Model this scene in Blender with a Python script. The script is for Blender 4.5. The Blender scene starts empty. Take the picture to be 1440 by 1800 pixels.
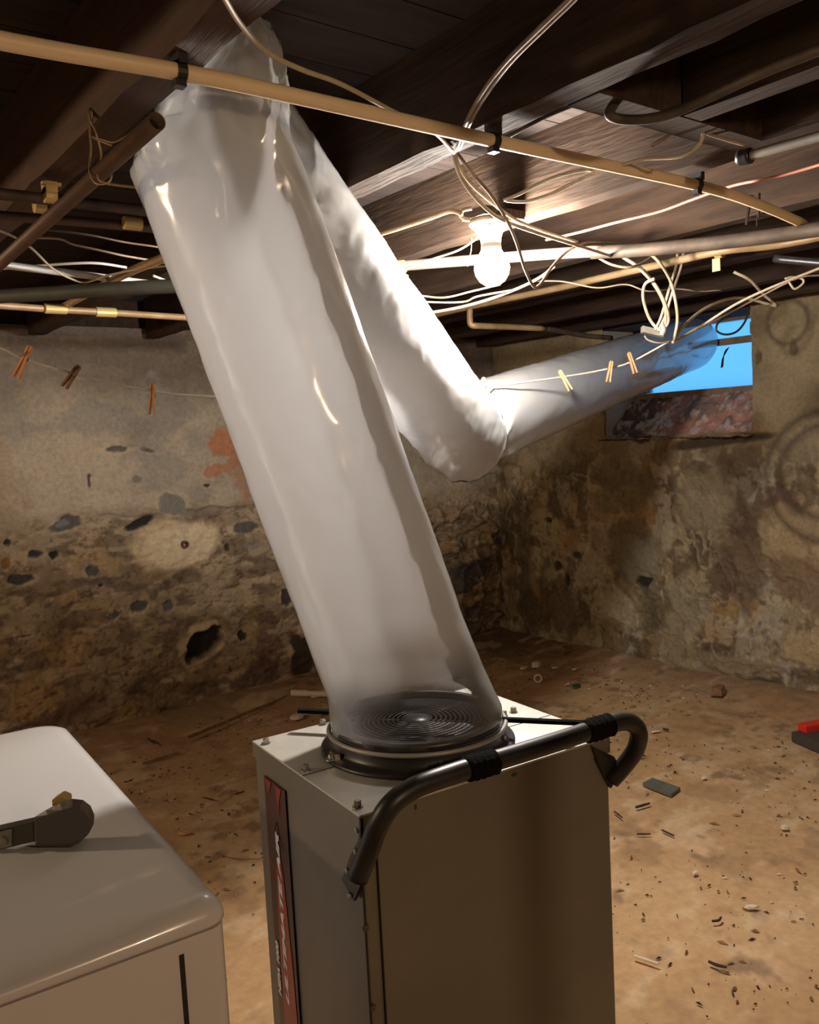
import bpy, math, random
import numpy as np
from mathutils import Vector

sc = bpy.context.scene
# ------------------------------------------------------------------ camera, world, exposure
F, CH = 1530.0, 1.45
PITCH, ROLL, YAW = math.radians(5.16), math.radians(2.92), math.radians(37.2)
fwd = np.array([math.sin(YAW)*math.cos(PITCH), math.cos(YAW)*math.cos(PITCH), -math.sin(PITCH)])
_r = np.cross(fwd, [0, 0, 1.0]); _r /= np.linalg.norm(_r); _u = np.cross(_r, fwd)
RT = _r*math.cos(ROLL)-_u*math.sin(ROLL); UP = _u*math.cos(ROLL)+_r*math.sin(ROLL)
CP = np.array([0.0, 0.0, CH])
from mathutils import Matrix
cam = bpy.data.cameras.new('camera'); co = bpy.data.objects.new('camera', cam)
sc.collection.objects.link(co); sc.camera = co
co.matrix_world = Matrix(((RT[0], UP[0], -fwd[0], 0), (RT[1], UP[1], -fwd[1], 0), (RT[2], UP[2], -fwd[2], CH), (0, 0, 0, 1)))
cam.sensor_fit = 'VERTICAL'; cam.sensor_height = 36; cam.lens = 36*F/1800; cam.clip_start = 0.02
w = bpy.data.worlds.new('world'); sc.world = w; w.use_nodes = True
w.node_tree.nodes['Background'].inputs[0].default_value = (0.13, 0.50, 1.0, 1)
w.node_tree.nodes['Background'].inputs[1].default_value = 1.0
sc.view_settings.view_transform = 'Standard'; sc.view_settings.look = 'None'
sc.view_settings.exposure = 0.55; sc.view_settings.gamma = 1.0; sc.view_settings.use_curve_mapping = False
sc.cycles.use_denoising = True; sc.cycles.sample_clamp_indirect = 6.0; sc.cycles.sample_clamp_direct = 0
sc.cycles.max_bounces = 10; sc.cycles.transparent_max_bounces = 16
sc.cycles.caustics_reflective = False; sc.cycles.caustics_refractive = False
BULB, BULB_COL = 930.0, (1.0, 0.90, 0.80)
BULB2, BULB2_COL = 390.0, (1.0, 0.70, 0.44)
BULB3, BULB3_COL = 620.0, (1.0, 0.74, 0.48)

# ------------------------------------------------------------------ helpers
def at(x, y, d):                       # a direction seen from the standing point, at a distance
    return CP+(fwd+RT*(x-720)/F+UP*(900-y)/F)*d
def on(x, y, ax, v):
    r = fwd+RT*(x-720)/F+UP*(900-y)/F
    return CP+r*(v-CP[ax])/r[ax]
def onp(x, y, p0, n):
    r = fwd+RT*(x-720)/F+UP*(900-y)/F
    return CP+r*np.dot(np.array(p0)-CP, n)/np.dot(r, n)
C = sc.collection
ROOT = {}
def thing(name, label, cat, loc, group=None):
    o = bpy.data.objects.new(name, None); C.objects.link(o); o.location = loc
    o.empty_display_size = .05
    o['label'] = label; o['category'] = cat
    if group: o['group'] = group
    ROOT[o.name] = np.array(loc, float)
    return o
def _root(p):
    while p.parent: p = p.parent
    return ROOT[p.name]
def obj(name, geo, mat, parent=None, label=None, cat=None, group=None, kind=None, smooth=False, bevel=0):
    v = np.array(geo[0], float); f = geo[1]
    if parent is not None: org = _root(parent)
    else: org = np.array([(v[:, 0].min()+v[:, 0].max())/2, (v[:, 1].min()+v[:, 1].max())/2, v[:, 2].min()])
    me = bpy.data.meshes.new(name)
    me.from_pydata((v-org).tolist(), [], f); me.update()
    if smooth: me.shade_smooth()
    mats = mat if isinstance(mat, list) else [mat]
    for m in mats: me.materials.append(m)
    o = bpy.data.objects.new(name, me); C.objects.link(o)
    if parent is not None:
        o.parent = parent
    else:
        o.location = org.tolist(); ROOT[o.name] = org
    if label: o['label'] = label
    if cat: o['category'] = cat
    if group: o['group'] = group
    if kind: o['kind'] = kind
    if bevel:
        b = o.modifiers.new('bevel', 'BEVEL'); b.width = bevel; b.segments = 2; b.limit_method = 'ANGLE'
    return o
def merge(*gs):
    V = []; Fc = []
    for v, f in gs:
        n = len(V); V += [tuple(p) for p in v]; Fc += [tuple(i+n for i in q) for q in f]
    return V, Fc
def boxg(a, b):
    x0, y0, z0 = a; x1, y1, z1 = b
    v = [(x0,y0,z0),(x1,y0,z0),(x1,y1,z0),(x0,y1,z0),(x0,y0,z1),(x1,y0,z1),(x1,y1,z1),(x0,y1,z1)]
    return v, [(0,3,2,1),(4,5,6,7),(0,1,5,4),(1,2,6,5),(2,3,7,6),(3,0,4,7)]
def obox(o, ax, ay, az):               # oriented box: corner + three edge vectors
    o = np.array(o, float); ax, ay, az = map(lambda q: np.array(q, float), (ax, ay, az))
    v = [o, o+ax, o+ax+ay, o+ay, o+az, o+ax+az, o+ax+ay+az, o+ay+az]
    return v, [(0,3,2,1),(4,5,6,7),(0,1,5,4),(1,2,6,5),(2,3,7,6),(3,0,4,7)]
def spline(pts, n=6):
    P = [np.array(p, float) for p in pts]
    if len(P) < 3: return P
    out = []; Q = [2*P[0]-P[1]]+P+[2*P[-1]-P[-2]]
    for i in range(1, len(Q)-2):
        for k in range(n):
            t = k/n
            out.append(.5*((2*Q[i])+(Q[i+1]-Q[i-1])*t+(2*Q[i-1]-5*Q[i]+4*Q[i+1]-Q[i+2])*t*t+(3*Q[i]-Q[i-1]-3*Q[i+1]+Q[i+2])*t**3))
    out.append(P[-1]); return out
def tube(pts, r, seg=10, cap=True, n=6, sm=True, hollow=False):
    P = spline(pts, n) if sm else [np.array(p, float) for p in pts]
    m = len(P); R = r if hasattr(r, '__len__') else [r]*m
    if len(R) != m: R = np.interp(np.linspace(0, 1, m), np.linspace(0, 1, len(R)), R)
    T = [P[min(i+1, m-1)]-P[max(i-1, 0)] for i in range(m)]
    T = [t/(np.linalg.norm(t)+1e-12) for t in T]
    a = np.cross(T[0], [0, 0, 1.0])
    if np.linalg.norm(a) < .05: a = np.cross(T[0], [1.0, 0, 0])
    a /= np.linalg.norm(a); V = []; Fc = []
    for i in range(m):
        a = a-T[i]*np.dot(a, T[i]); a /= np.linalg.norm(a); b = np.cross(T[i], a)
        for k in range(seg):
            th = 2*math.pi*k/seg
            V.append(P[i]+(a*math.cos(th)+b*math.sin(th))*R[i])
    for i in range(m-1):
        for k in range(seg):
            k2 = (k+1) % seg
            Fc.append((i*seg+k, i*seg+k2, (i+1)*seg+k2, (i+1)*seg+k))
    if cap:
        Fc.append(tuple(range(seg))[::-1]); Fc.append(tuple((m-1)*seg+k for k in range(seg)))
    return V, Fc
def lathe(prof, center, seg=48, axis=(0, 0, 1)):
    ax = np.array(axis, float); ax /= np.linalg.norm(ax)
    a = np.cross(ax, [0, 1.0, 0]) if abs(ax[1]) < .9 else np.cross(ax, [1.0, 0, 0])
    a /= np.linalg.norm(a); b = np.cross(ax, a); c = np.array(center, float); V = []; Fc = []
    for r, h in prof:
        for k in range(seg):
            t = 2*math.pi*k/seg; V.append(c+ax*h+(a*math.cos(t)+b*math.sin(t))*r)
    for i in range(len(prof)-1):
        for k in range(seg):
            k2 = (k+1) % seg; Fc.append((i*seg+k, i*seg+k2, (i+1)*seg+k2, (i+1)*seg+k))
    return V, Fc
def prism(poly, off):                  # polygon of 3d points extruded by a vector
    p = [np.array(q, float) for q in poly]; n = len(p); off = np.array(off, float)
    v = p+[q+off for q in p]
    return v, [tuple(range(n))[::-1], tuple(range(n, 2*n))]+[(i, (i+1) % n, n+(i+1) % n, n+i) for i in range(n)]

# ------------------------------------------------------------------ materials
def mat(name, col, rough=.6, metal=0, noise=0, scale=20, col2=None, stretch=(1,1,1), bump=0, bscale=None, spec=.5, coat=0, dist=0, c_lo=.35, c_hi=.65):
    m = bpy.data.materials.new(name); m.use_nodes = True; nt = m.node_tree; N = nt.nodes; L = nt.links
    b = N['Principled BSDF']; b.inputs['Base Color'].default_value = (*col, 1)
    b.inputs['Roughness'].default_value = rough; b.inputs['Metallic'].default_value = metal
    b.inputs['Specular IOR Level'].default_value = spec; b.inputs['Coat Weight'].default_value = coat
    tc = N.new('ShaderNodeTexCoord'); mp = N.new('ShaderNodeMapping'); mp.inputs['Scale'].default_value = stretch
    L.new(tc.outputs['Object'], mp.inputs[0])
    if col2 is not None:
        n = N.new('ShaderNodeTexNoise'); n.inputs['Scale'].default_value = scale; n.inputs['Detail'].default_value = 8
        n.inputs['Roughness'].default_value = .65; n.inputs['Distortion'].default_value = dist
        L.new(mp.outputs[0], n.inputs['Vector'])
        r = N.new('ShaderNodeValToRGB'); r.color_ramp.elements[0].position = c_lo; r.color_ramp.elements[1].position = c_hi
        r.color_ramp.elements[0].color = (*col, 1); r.color_ramp.elements[1].color = (*col2, 1)
        L.new(n.outputs['Fac'], r.inputs[0]); L.new(r.outputs[0], b.inputs['Base Color'])
    if bump:
        n2 = N.new('ShaderNodeTexNoise'); n2.inputs['Scale'].default_value = bscale or scale; n2.inputs['Detail'].default_value = 8
        L.new(mp.outputs[0], n2.inputs['Vector'])
        bp = N.new('ShaderNodeBump'); bp.inputs['Strength'].default_value = bump; bp.inputs['Distance'].default_value = .01
        L.new(n2.outputs['Fac'], bp.inputs['Height']); L.new(bp.outputs[0], b.inputs['Normal'])
    return m
def attr_mat(name, rough=.9, scale=60, bump=.5, amt=.35):
    m = bpy.data.materials.new(name); m.use_nodes = True; nt = m.node_tree; N = nt.nodes; L = nt.links
    b = N['Principled BSDF']; b.inputs['Roughness'].default_value = rough; b.inputs['Specular IOR Level'].default_value = .2
    a = N.new('ShaderNodeAttribute'); a.attribute_name = 'Col'
    tc = N.new('ShaderNodeTexCoord'); n = N.new('ShaderNodeTexNoise'); n.inputs['Scale'].default_value = scale
    n.inputs['Detail'].default_value = 10; n.inputs['Roughness'].default_value = .7
    L.new(tc.outputs['Object'], n.inputs['Vector'])
    mr = N.new('ShaderNodeMapRange'); mr.inputs['From Min'].default_value = .3; mr.inputs['From Max'].default_value = .7
    mr.inputs['To Min'].default_value = 1-amt; mr.inputs['To Max'].default_value = 1+amt
    L.new(n.outputs['Fac'], mr.inputs[0])
    mx = N.new('ShaderNodeVectorMath'); mx.operation = 'SCALE'
    L.new(a.outputs['Color'], mx.inputs[0]); L.new(mr.outputs[0], mx.inputs['Scale'])
    L.new(mx.outputs[0], b.inputs['Base Color'])
    bp = N.new('ShaderNodeBump'); bp.inputs['Strength'].default_value = bump; bp.inputs['Distance'].default_value = .012
    L.new(n.outputs['Fac'], bp.inputs['Height']); L.new(bp.outputs[0], b.inputs['Normal'])
    return m
def emis(name, col, s):
    m = bpy.data.materials.new(name); m.use_nodes = True; b = m.node_tree.nodes['Principled BSDF']
    b.inputs['Base Color'].default_value = (.9, .9, .9, 1)
    b.inputs['Emission Color'].default_value = (*col, 1); b.inputs['Emission Strength'].default_value = s
    return m
M = {}
M['joist'] = mat('old_joist_wood', (.022,.013,.009), .9, col2=(.068,.040,.023), scale=7, stretch=(6,.6,6), bump=.35, bscale=14, dist=.4, c_lo=.3, c_hi=.75, spec=.25)
M['joist_red'] = mat('reddish_joist_wood', (.045,.022,.014), .85, col2=(.08,.04,.023), scale=7, stretch=(6,.5,6), bump=.3)
M['subfloor'] = mat('subfloor_boards', (.016,.010,.008), .95, col2=(.040,.026,.020), scale=6, stretch=(.6,5,1), bump=.4)
M['galv'] = mat('galvanised_steel', (.50,.49,.45), .38, metal=.55, col2=(.62,.60,.55), scale=9, bump=.05)
M['panel'] = mat('grey_steel_panel', (.15,.137,.112), .38, metal=.35, col2=(.185,.168,.138), scale=3, bump=.02)
M['black'] = mat('black_plastic', (.012,.012,.012), .38, col2=(.022,.021,.020), scale=20)
M['black_tube'] = mat('black_painted_tube', (.012,.011,.010), .42, metal=.1, col2=(.028,.026,.022), scale=18, c_lo=.5, c_hi=.8)
M['foam'] = mat('black_fuzzy_wrap', (.006,.006,.006), 1, bump=1, bscale=300, spec=.1)
M['seam'] = mat('dark_seam', (.02,.018,.015), .9)
M['bolt'] = mat('zinc_bolt', (.35,.33,.29), .35, metal=.9)
M['wire'] = mat('galvanised_wire', (.30,.29,.27), .45, metal=.3)
M['dryer'] = mat('white_enamel', (.56,.56,.57), .22, coat=.25)
M['grille'] = mat('grille_black', (.03,.032,.04), .35)
M['pipe_w'] = mat('aged_white_pipe', (.72,.55,.34), .5, col2=(.80,.65,.43), scale=8, stretch=(.5,3,3))
M['pipe_tan'] = mat('tan_copper_pipe', (.34,.22,.11), .5, metal=.2, col2=(.46,.33,.19), scale=12)
M['pipe_dk'] = mat('dark_iron_pipe', (.035,.028,.022), .6, metal=.2, col2=(.09,.065,.045), scale=14)
M['pipe_br'] = mat('brown_iron_pipe', (.085,.05,.035), .55, metal=.2, col2=(.125,.075,.05), scale=14)
M['pipe_gy'] = mat('grey_pipe', (.15,.135,.11), .65, col2=(.24,.21,.17), scale=10)
M['pvc'] = mat('white_pvc', (.62,.62,.60), .4)
M['cable'] = mat('cream_cable', (.40,.33,.23), .5, col2=(.50,.43,.32), scale=20)
M['cable_br'] = mat('dusty_cable', (.22,.16,.11), .6, col2=(.32,.24,.17), scale=20)
M['cable_red'] = mat('pink_wire', (.48,.18,.12), .5)
M['rope'] = mat('clothesline_cord', (.66,.62,.52), .7, bump=.6, bscale=500)
M['pin'] = mat('clothespin_wood', (.46,.21,.09), .7, col2=(.60,.31,.14), scale=60, stretch=(4,4,.4))
M['pin_y'] = mat('pale_clothespin_wood', (.72,.42,.13), .7, col2=(.80,.52,.2), scale=60)
M['porc'] = mat('porcelain', (.36,.32,.24), .4)
M['grey_pl'] = mat('grey_plastic', (.075,.065,.060), .45, bump=.1, bscale=200)
M['yellow'] = mat('yellowed_plastic', (.48,.34,.12), .5)
M['copper'] = mat('copper_clamp', (.62,.47,.20), .4, metal=.2)
M['stick'] = mat('dry_stick', (.14,.075,.035), .9, col2=(.26,.15,.07), scale=40)
M['nail'] = mat('rusty_nail', (.035,.018,.012), .8)
M['chip_w'] = mat('plaster_chip', (.60,.52,.42), .9)
M['slate'] = mat('slate_shard', (.085,.085,.075), .6, col2=(.12,.12,.11), scale=12, bump=.2)
M['red'] = mat('red_plastic', (.62,.03,.012), .35)
M['dkgrey'] = mat('dark_grey_lid', (.05,.048,.042), .5)
M['green'] = mat('green_paint', (.015,.06,.02), .6)
M['mark'] = mat('dark_crayon', (.02,.01,.006), .9)
M['hole'] = mat('dark_hole', (.01,.008,.006), 1)
M['brick'] = mat('dusty_brick', (.13,.055,.035), .95, col2=(.26,.19,.17), scale=14, bump=.9, bscale=30)
M['rubble'] = mat('dusty_rubble', (.16,.14,.13), .95, col2=(.42,.40,.38), scale=20, bump=.9, bscale=60)
M['wframe'] = mat('window_frame_wood', (.16,.11,.075), .8, col2=(.26,.19,.13), scale=18)
M['bulb'] = emis('lit_bulb', BULB_COL, BULB); M['bulb2'] = emis('warm_lit_bulb', BULB2_COL, BULB2); M['bulb3'] = emis('amber_lit_bulb', BULB3_COL, BULB3)
M['wall'] = attr_mat('old_plaster_wall', .95, 45, .6, .22)
M['floor'] = attr_mat('dirt_floor', .9, 30, .35, .16)

def film_mat():
    m = bpy.data.materials.new('milky_film'); m.use_nodes = True; nt = m.node_tree; N = nt.nodes; L = nt.links
    for n in list(N): N.remove(n)
    out = N.new('ShaderNodeOutputMaterial')
    dif = N.new('ShaderNodeBsdfDiffuse'); dif.inputs[0].default_value = (.72,.73,.74,1)
    tr = N.new('ShaderNodeBsdfTranslucent'); tr.inputs[0].default_value = (.78,.79,.81,1)
    ms = N.new('ShaderNodeMixShader'); ms.inputs[0].default_value = .5; L.new(dif.outputs[0], ms.inputs[1]); L.new(tr.outputs[0], ms.inputs[2])
    tp = N.new('ShaderNodeBsdfTransparent'); tp.inputs[0].default_value = (.95,.95,.96,1)
    a = N.new('ShaderNodeAttribute'); a.attribute_name = 'clear'       # how clear the film is, along the sleeve
    lw = N.new('ShaderNodeLayerWeight'); lw.inputs['Blend'].default_value = .35
    inv = N.new('ShaderNodeMath'); inv.operation = 'SUBTRACT'; inv.inputs[0].default_value = 1; L.new(lw.outputs['Facing'], inv.inputs[1])
    mu = N.new('ShaderNodeMath'); mu.operation = 'MULTIPLY'; L.new(inv.outputs[0], mu.inputs[0]); L.new(a.outputs['Fac'], mu.inputs[1])
    m2 = N.new('ShaderNodeMixShader'); L.new(mu.outputs[0], m2.inputs[0]); L.new(ms.outputs[0], m2.inputs[1]); L.new(tp.outputs[0], m2.inputs[2])
    gl = N.new('ShaderNodeBsdfGlossy'); gl.inputs['Roughness'].default_value = .16
    fr = N.new('ShaderNodeFresnel'); fr.inputs[0].default_value = 1.45
    m3 = N.new('ShaderNodeMixShader'); L.new(fr.outputs[0], m3.inputs[0]); L.new(m2.outputs[0], m3.inputs[1]); L.new(gl.outputs[0], m3.inputs[2])
    tc = N.new('ShaderNodeTexCoord'); n = N.new('ShaderNodeTexNoise'); n.inputs['Scale'].default_value = 7; n.inputs['Detail'].default_value = 3
    L.new(tc.outputs['Object'], n.inputs['Vector'])
    bp = N.new('ShaderNodeBump'); bp.inputs['Strength'].default_value = .25; bp.inputs['Distance'].default_value = .01
    L.new(n.outputs['Fac'], bp.inputs['Height']); L.new(bp.outputs[0], gl.inputs['Normal']); L.new(bp.outputs[0], fr.inputs['Normal'])
    L.new(m3.outputs[0], out.inputs[0]); return m
M['film'] = film_mat()
def blue_film():
    m = bpy.data.materials.new('window_film'); m.use_nodes = True; nt = m.node_tree; N = nt.nodes; L = nt.links
    for n in list(N): N.remove(n)
    out = N.new('ShaderNodeOutputMaterial')
    tr = N.new('ShaderNodeBsdfTranslucent'); tr.inputs[0].default_value = (.8,.85,.9,1)
    tp = N.new('ShaderNodeBsdfTransparent'); tp.inputs[0].default_value = (.9,.93,.95,1)
    ms = N.new('ShaderNodeMixShader'); ms.inputs[0].default_value = .5; L.new(tr.outputs[0], ms.inputs[1]); L.new(tp.outputs[0], ms.inputs[2])
    L.new(ms.outputs[0], out.inputs[0]); return m
M['bluefilm'] = blue_film()

# ------------------------------------------------------------------ noise fields
def vnoise(X, Y, seed):
    rs = np.random.RandomState(seed); T = rs.rand(256, 256)
    xi = np.floor(X).astype(int); yi = np.floor(Y).astype(int); fx = X-xi; fy = Y-yi
    fx = fx*fx*(3-2*fx); fy = fy*fy*(3-2*fy)
    g = lambda a, b: T[a % 256, b % 256]
    return (g(xi, yi)*(1-fx)+g(xi+1, yi)*fx)*(1-fy)+(g(xi, yi+1)*(1-fx)+g(xi+1, yi+1)*fx)*fy
def fbm(X, Y, s, seed, o=5, gain=.55):
    t = 0; a = 1; n = 0
    for k in range(o):
        t = t+a*vnoise(X*s*2**k+17.3*k, Y*s*2**k+9.1*k, seed+k); n += a; a *= gain
    return t/n
def ss(a, b, x):
    t = np.clip((x-a)/(b-a), 0, 1); return t*t*(3-2*t)
def mixc(c, col, m):
    return c*(1-m[..., None])+np.array(col)*m[..., None]
def field(name, U, V, W, col, to3, mat_, kind='structure'):
    nu, nv = U.shape
    P = to3(U, V, W).reshape(-1, 3)
    idx = np.arange(nu*nv).reshape(nu, nv)
    q = np.stack([idx[:-1, :-1], idx[1:, :-1], idx[1:, 1:], idx[:-1, 1:]], -1).reshape(-1, 4)
    me = bpy.data.meshes.new(name); me.vertices.add(len(P)); me.vertices.foreach_set('co', P.astype(np.float32).ravel())
    me.loops.add(q.size); me.loops.foreach_set('vertex_index', q.ravel().astype(np.int32))
    me.polygons.add(len(q)); me.polygons.foreach_set('loop_start', (np.arange(len(q))*4).astype(np.int32))
    me.polygons.foreach_set('loop_total', np.full(len(q), 4, np.int32))
    me.update(calc_edges=True); me.validate()
    a = me.color_attributes.new('Col', 'FLOAT_COLOR', 'POINT')
    cc = np.ones((len(P), 4), np.float32); cc[:, :3] = np.clip(col.reshape(-1, 3), .004, .9)
    a.data.foreach_set('color', cc.ravel()); me.shade_smooth(); me.materials.append(mat_)
    o = bpy.data.objects.new(name, me); C.objects.link(o); o['kind'] = kind; return o
def spot(U, V, cu, cv, ru, rv, seed, ang=0, rag=.5, soft=.18):
    c, s = math.cos(ang), math.sin(ang); du, dv = U-cu, V-cv
    a = (du*c+dv*s)/ru; b = (-du*s+dv*c)/rv
    k = 1.6/max(ru, rv)
    d = np.sqrt(a*a+b*b)+rag*(fbm(U, V, k, seed, 4)-.5)*2
    return 1-ss(1-soft, 1+soft, d)

# ------------------------------------------------------------------ back wall (plane y = 4.44)
YB, XR = 4.44, 4.15
st = .0068
U, V = np.meshgrid(np.arange(.55, XR+.06, st), np.arange(-.05, 2.06, st), indexing='ij')
n1 = fbm(U, V, 1.6, 1); n2 = fbm(U, V, 5, 11); n3 = fbm(U, V, 18, 21, 4); n4 = fbm(U*.5, V, 3, 31)
col = np.zeros(U.shape+(3,))+np.array([.30,.235,.155])
col = mixc(col, (.20,.145,.09), ss(.42, .60, n2)*.75)
col = mixc(col, (.36,.31,.235), ss(.50, .62, n4)*.55)
upz = ss(1.02+.25*(n1-.5), 1.16+.25*(n1-.5), V)
upper = np.zeros_like(col)+np.array([.43,.37,.285])
upper = mixc(upper, (.30,.275,.235), ss(.48, .62, fbm(U, V, 3, 61))*.8)
upper = mixc(upper, (.27,.20,.125), ss(.52, .66, fbm(U, V, 2.4, 71))*.5)
col = col*(1-upz[..., None])+upper*upz[..., None]
col = mixc(col, (.12,.095,.08), ss(1.58, 1.9, V+.3*(n1-.5)+.2*(n2-.5))*.80)           # band under the joists: part grime, part joist shade put into the colour
col = mixc(col, (.22,.145,.09), ss(.42, .18, V+.35*(n1-.5))*.6)                          # darker brown towards the foot
col = mixc(col, (.15,.09,.07), ss(.54, .62, fbm(U, V, 2.6, 81))*ss(.7, .3, V)*.75)
col = mixc(col, (.42,.29,.12), ss(.6, .7, fbm(U, V, 4, 91))*ss(1.2, .8, V)*.5)
h = (n1-.5)*.09+(n2-.5)*.04*(1-.75*upz)+(n3-.5)*.016*(1-.8*upz)
# rubble masonry to the right of the duct
rub = ss(2.9, 3.25, U+.3*(n1-.5))*ss(1.02, .86, V+.2*(n2-.5))
rs = np.random.RandomState(5); best = np.full(U.shape, 9.0); sec = best.copy(); idc = np.zeros(U.shape)
cells = [(u+rs.uniform(-.05, .05), v+rs.uniform(-.025, .025), rs.rand()) for u in np.arange(2.8, 4.3, .17) for v in np.arange(0, 1.15, .1)]
for (cu, cv, cr) in cells:
    d = np.hypot((U-cu+.16*(n2-.5))*.6, V-cv+.10*(fbm(U,V,7,97)-.5)); nb = d < best
    sec = np.where(nb, best, np.minimum(sec, d)); idc = np.where(nb, cr, idc); best = np.where(nb, d, best)
edge = ss(-.01, .035, sec-best+.03*(fbm(U,V,14,99)-.5))
col = mixc(col, (.13,.12,.11), rub*edge*(idc > .72)); col = mixc(col, (.34,.22,.13), rub*edge*((idc < .3))*.6)
col = mixc(col, (.10,.06,.035), rub*(1-edge)*.6); h += rub*(edge-1)*.03+rub*.02*idc
n8 = fbm(U*.7, V*1.5, 13, 151, 4); n9 = fbm(U, V*1.3, 30, 161, 3)
lowz = 1-upz
col = mixc(col, (.42,.34,.23), ss(.57, .66, n8)*(.15+.5*lowz)); col = mixc(col, (.10,.07,.05), ss(.57, .66, fbm(U*.6, V*1.5, 11, 171, 4))*(.08+.55*lowz))
col = mixc(col, (.07,.05,.035), ss(.66, .74, n9)*lowz*.6); h += lowz*(n8-.5)*.03+lowz*(n9-.5)*.006
crk = 1-np.clip(np.abs(fbm(U*.5, V*1.6, 3.5, 181)-.5)/.008, 0, 1); col = mixc(col, (.09,.06,.04), crk*lowz*.6); h += crk*lowz*.008
ledge = 1-np.clip(np.abs(V-1.14-.22*(fbm(U, V*0, 1.3, 191)-.5)-.04*(fbm(U, V*0, 9, 193)-.5))/.010, 0, 1); col = mixc(col, (.10,.075,.055), ledge*ss(.5, .6, fbm(U, V*0, 2.5, 195))*.7)
def bw(x, y): p = on(x, y, 1, YB); return p[0], p[2]
marks = [ # px, py, rx, ry (px), tilt, colour, depth, ragged
 (395,778,26,20,0,(.48,.16,.06),0,.9),(398,822,34,12,.2,(.44,.17,.08),0,.9),(425,800,25,60,0,(.36,.20,.12),0,.9),
 (315,960,72,46,0,(.56,.45,.28),-.012,.35),(315,958,62,38,0,(.60,.50,.35),.004,.3),
 (360,1134,44,30,.5,(.46,.36,.22),-.004,.5),(362,1133,37,22,.5,(.022,.018,.014),.07,.55),
 (302,886,24,19,-.3,(.20,.195,.175),-.006,.3),(248,919,27,8,.35,(.03,.028,.026),.02,.35),
 (118,921,27,12,.1,(.10,.10,.095),.012,.6),(112,920,12,7,.1,(.22,.22,.21),.0,.5),(62,974,15,7,0,(.045,.042,.04),.02,.4),(96,976,9,7,.2,(.03,.028,.026),.02,.4),
 (162,1004,12,9,0,(.09,.09,.085),.015,.5),(35,1019,24,8,0,(.06,.055,.05),.015,.5),(14,954,7,6,0,(.05,.045,.04),.02,.4),
 (11,990,9,10,0,(.24,.13,.04),.006,.3),(248,1066,16,10,.1,(.09,.088,.08),.012,.6),(298,1064,10,12,-.5,(.12,.11,.10),.01,.5),
 (240,842,8,9,.4,(.13,.13,.12),0,.6),(207,789,22,5,0,(.13,.12,.105),.008,.6),(262,791,15,4,-.3,(.12,.115,.10),.008,.6),
 (365,853,6,3,0,(.05,.045,.04),.01,.3),(439,958,17,7,0,(.20,.195,.18),0,.5),(503,1047,12,16,0,(.06,.055,.05),.02,.6),
 (435,926,26,9,0,(.11,.105,.095),.008,.7),(428,1117,7,9,.4,(.04,.03,.025),.02,.5),(158,845,3,12,0,(.09,.07,.06),.004,.6),
 (176,1029,4,3,0,(.05,.04,.035),.01,.3),(200,1082,14,5,.3,(.14,.13,.115),.006,.7),(398,962,5,7,0,(.05,.04,.03),.01,.4),
 (802,842,11,5,0,(.02,.02,.02),.02,.4),(878,870,5,4,0,(.03,.03,.03),.02,.4),(825,1000,32,17,.05,(.10,.10,.10),-.01,.6),
 (812,1028,24,15,0,(.13,.125,.115),-.005,.6),(40,1117,14,3,0,(.10,.07,.05),.005,.6),(460,1195,40,32,0,(.10,.06,.05),0,.8),
 (530,1160,20,50,0,(.07,.05,.035),.01,.8),(170,740,60,30,0,(.27,.25,.22),0,.9),(280,720,50,50,0,(.27,.25,.225),0,.9),
 (120,1250,70,20,.2,(.13,.075,.055),0,.8),(330,1210,60,14,-.2,(.13,.08,.05),0,.8)]
for i, (x, y, rx, ry, an, c, dp, rg) in enumerate(marks):
    cu, cv = bw(x, y); s = np.linalg.norm(np.array(bw(x+10, y))-np.array(bw(x, y)))/10; s2 = abs(bw(x, y+10)[1]-cv)/10
    m_ = spot(U, V, cu, cv, rx*s, ry*s2, 100+i*7, an, rg)
    if dp and rx > 5:
        rim = spot(U, V, cu, cv-.004, rx*s+.010, ry*s2+.008, 100+i*7, an, rg)*(1-m_)
        col = mixc(col, (.52,.43,.30) if sum(c) < .8 else (.09,.065,.045), rim*(.55 if (rx*7) % 2 < 1 else .3))
    col = mixc(col, c, m_*(1 if dp else .7)); h += m_*dp
back_pipe_uv = bw(321, 956)
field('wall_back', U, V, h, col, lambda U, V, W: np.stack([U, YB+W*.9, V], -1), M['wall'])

# ------------------------------------------------------------------ right wall (plane x = 4.15) with the window opening
U, V = np.meshgrid(np.arange(1.35, YB+.08, st), np.arange(-.05, 2.02, st), indexing='ij')
n1 = fbm(U, V, 1.5, 201); n2 = fbm(U, V, 4.5, 211); n3 = fbm(U, V, 16, 221, 4); wx = U+.35*(fbm(U, V, 2, 231)-.5); wy = V+.35*(fbm(U, V, 2, 241)-.5)
n5 = fbm(wx, wy, 3.2, 251); n6 = fbm(wx, wy*.8, 2.1, 261)
col = np.zeros(U.shape+(3,))+np.array([.235,.175,.10])
low = ss(1.38, 1.12, V+.3*(n1-.5))
col = mixc(col, (.32,.265,.165), ss(.5, .62, n1)*.8)
col = mixc(col, (.12,.09,.06), ss(.50, .62, n5)*(.35+.55*low))
col = mixc(col, (.42,.36,.23), ss(.54, .66, n6)*low*.7)
col = mixc(col, (.36,.22,.085), ss(.60, .70, fbm(U, V, 3.4, 271))*low*.55)
col = mixc(col, (.40,.37,.30), (ss(.60, .66, fbm(U*1.3, V*.6, 6, 281))*low)*.55)
col = mixc(col, (.10,.055,.04), ss(.5, .7, fbm(U, V, 3.8, 291))*ss(.5, .15, V+.2*(n1-.5))*.5)
vein = 1-np.clip(np.abs(fbm(wx, wy, 2.4, 295)-.5)/.018, 0, 1)
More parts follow.
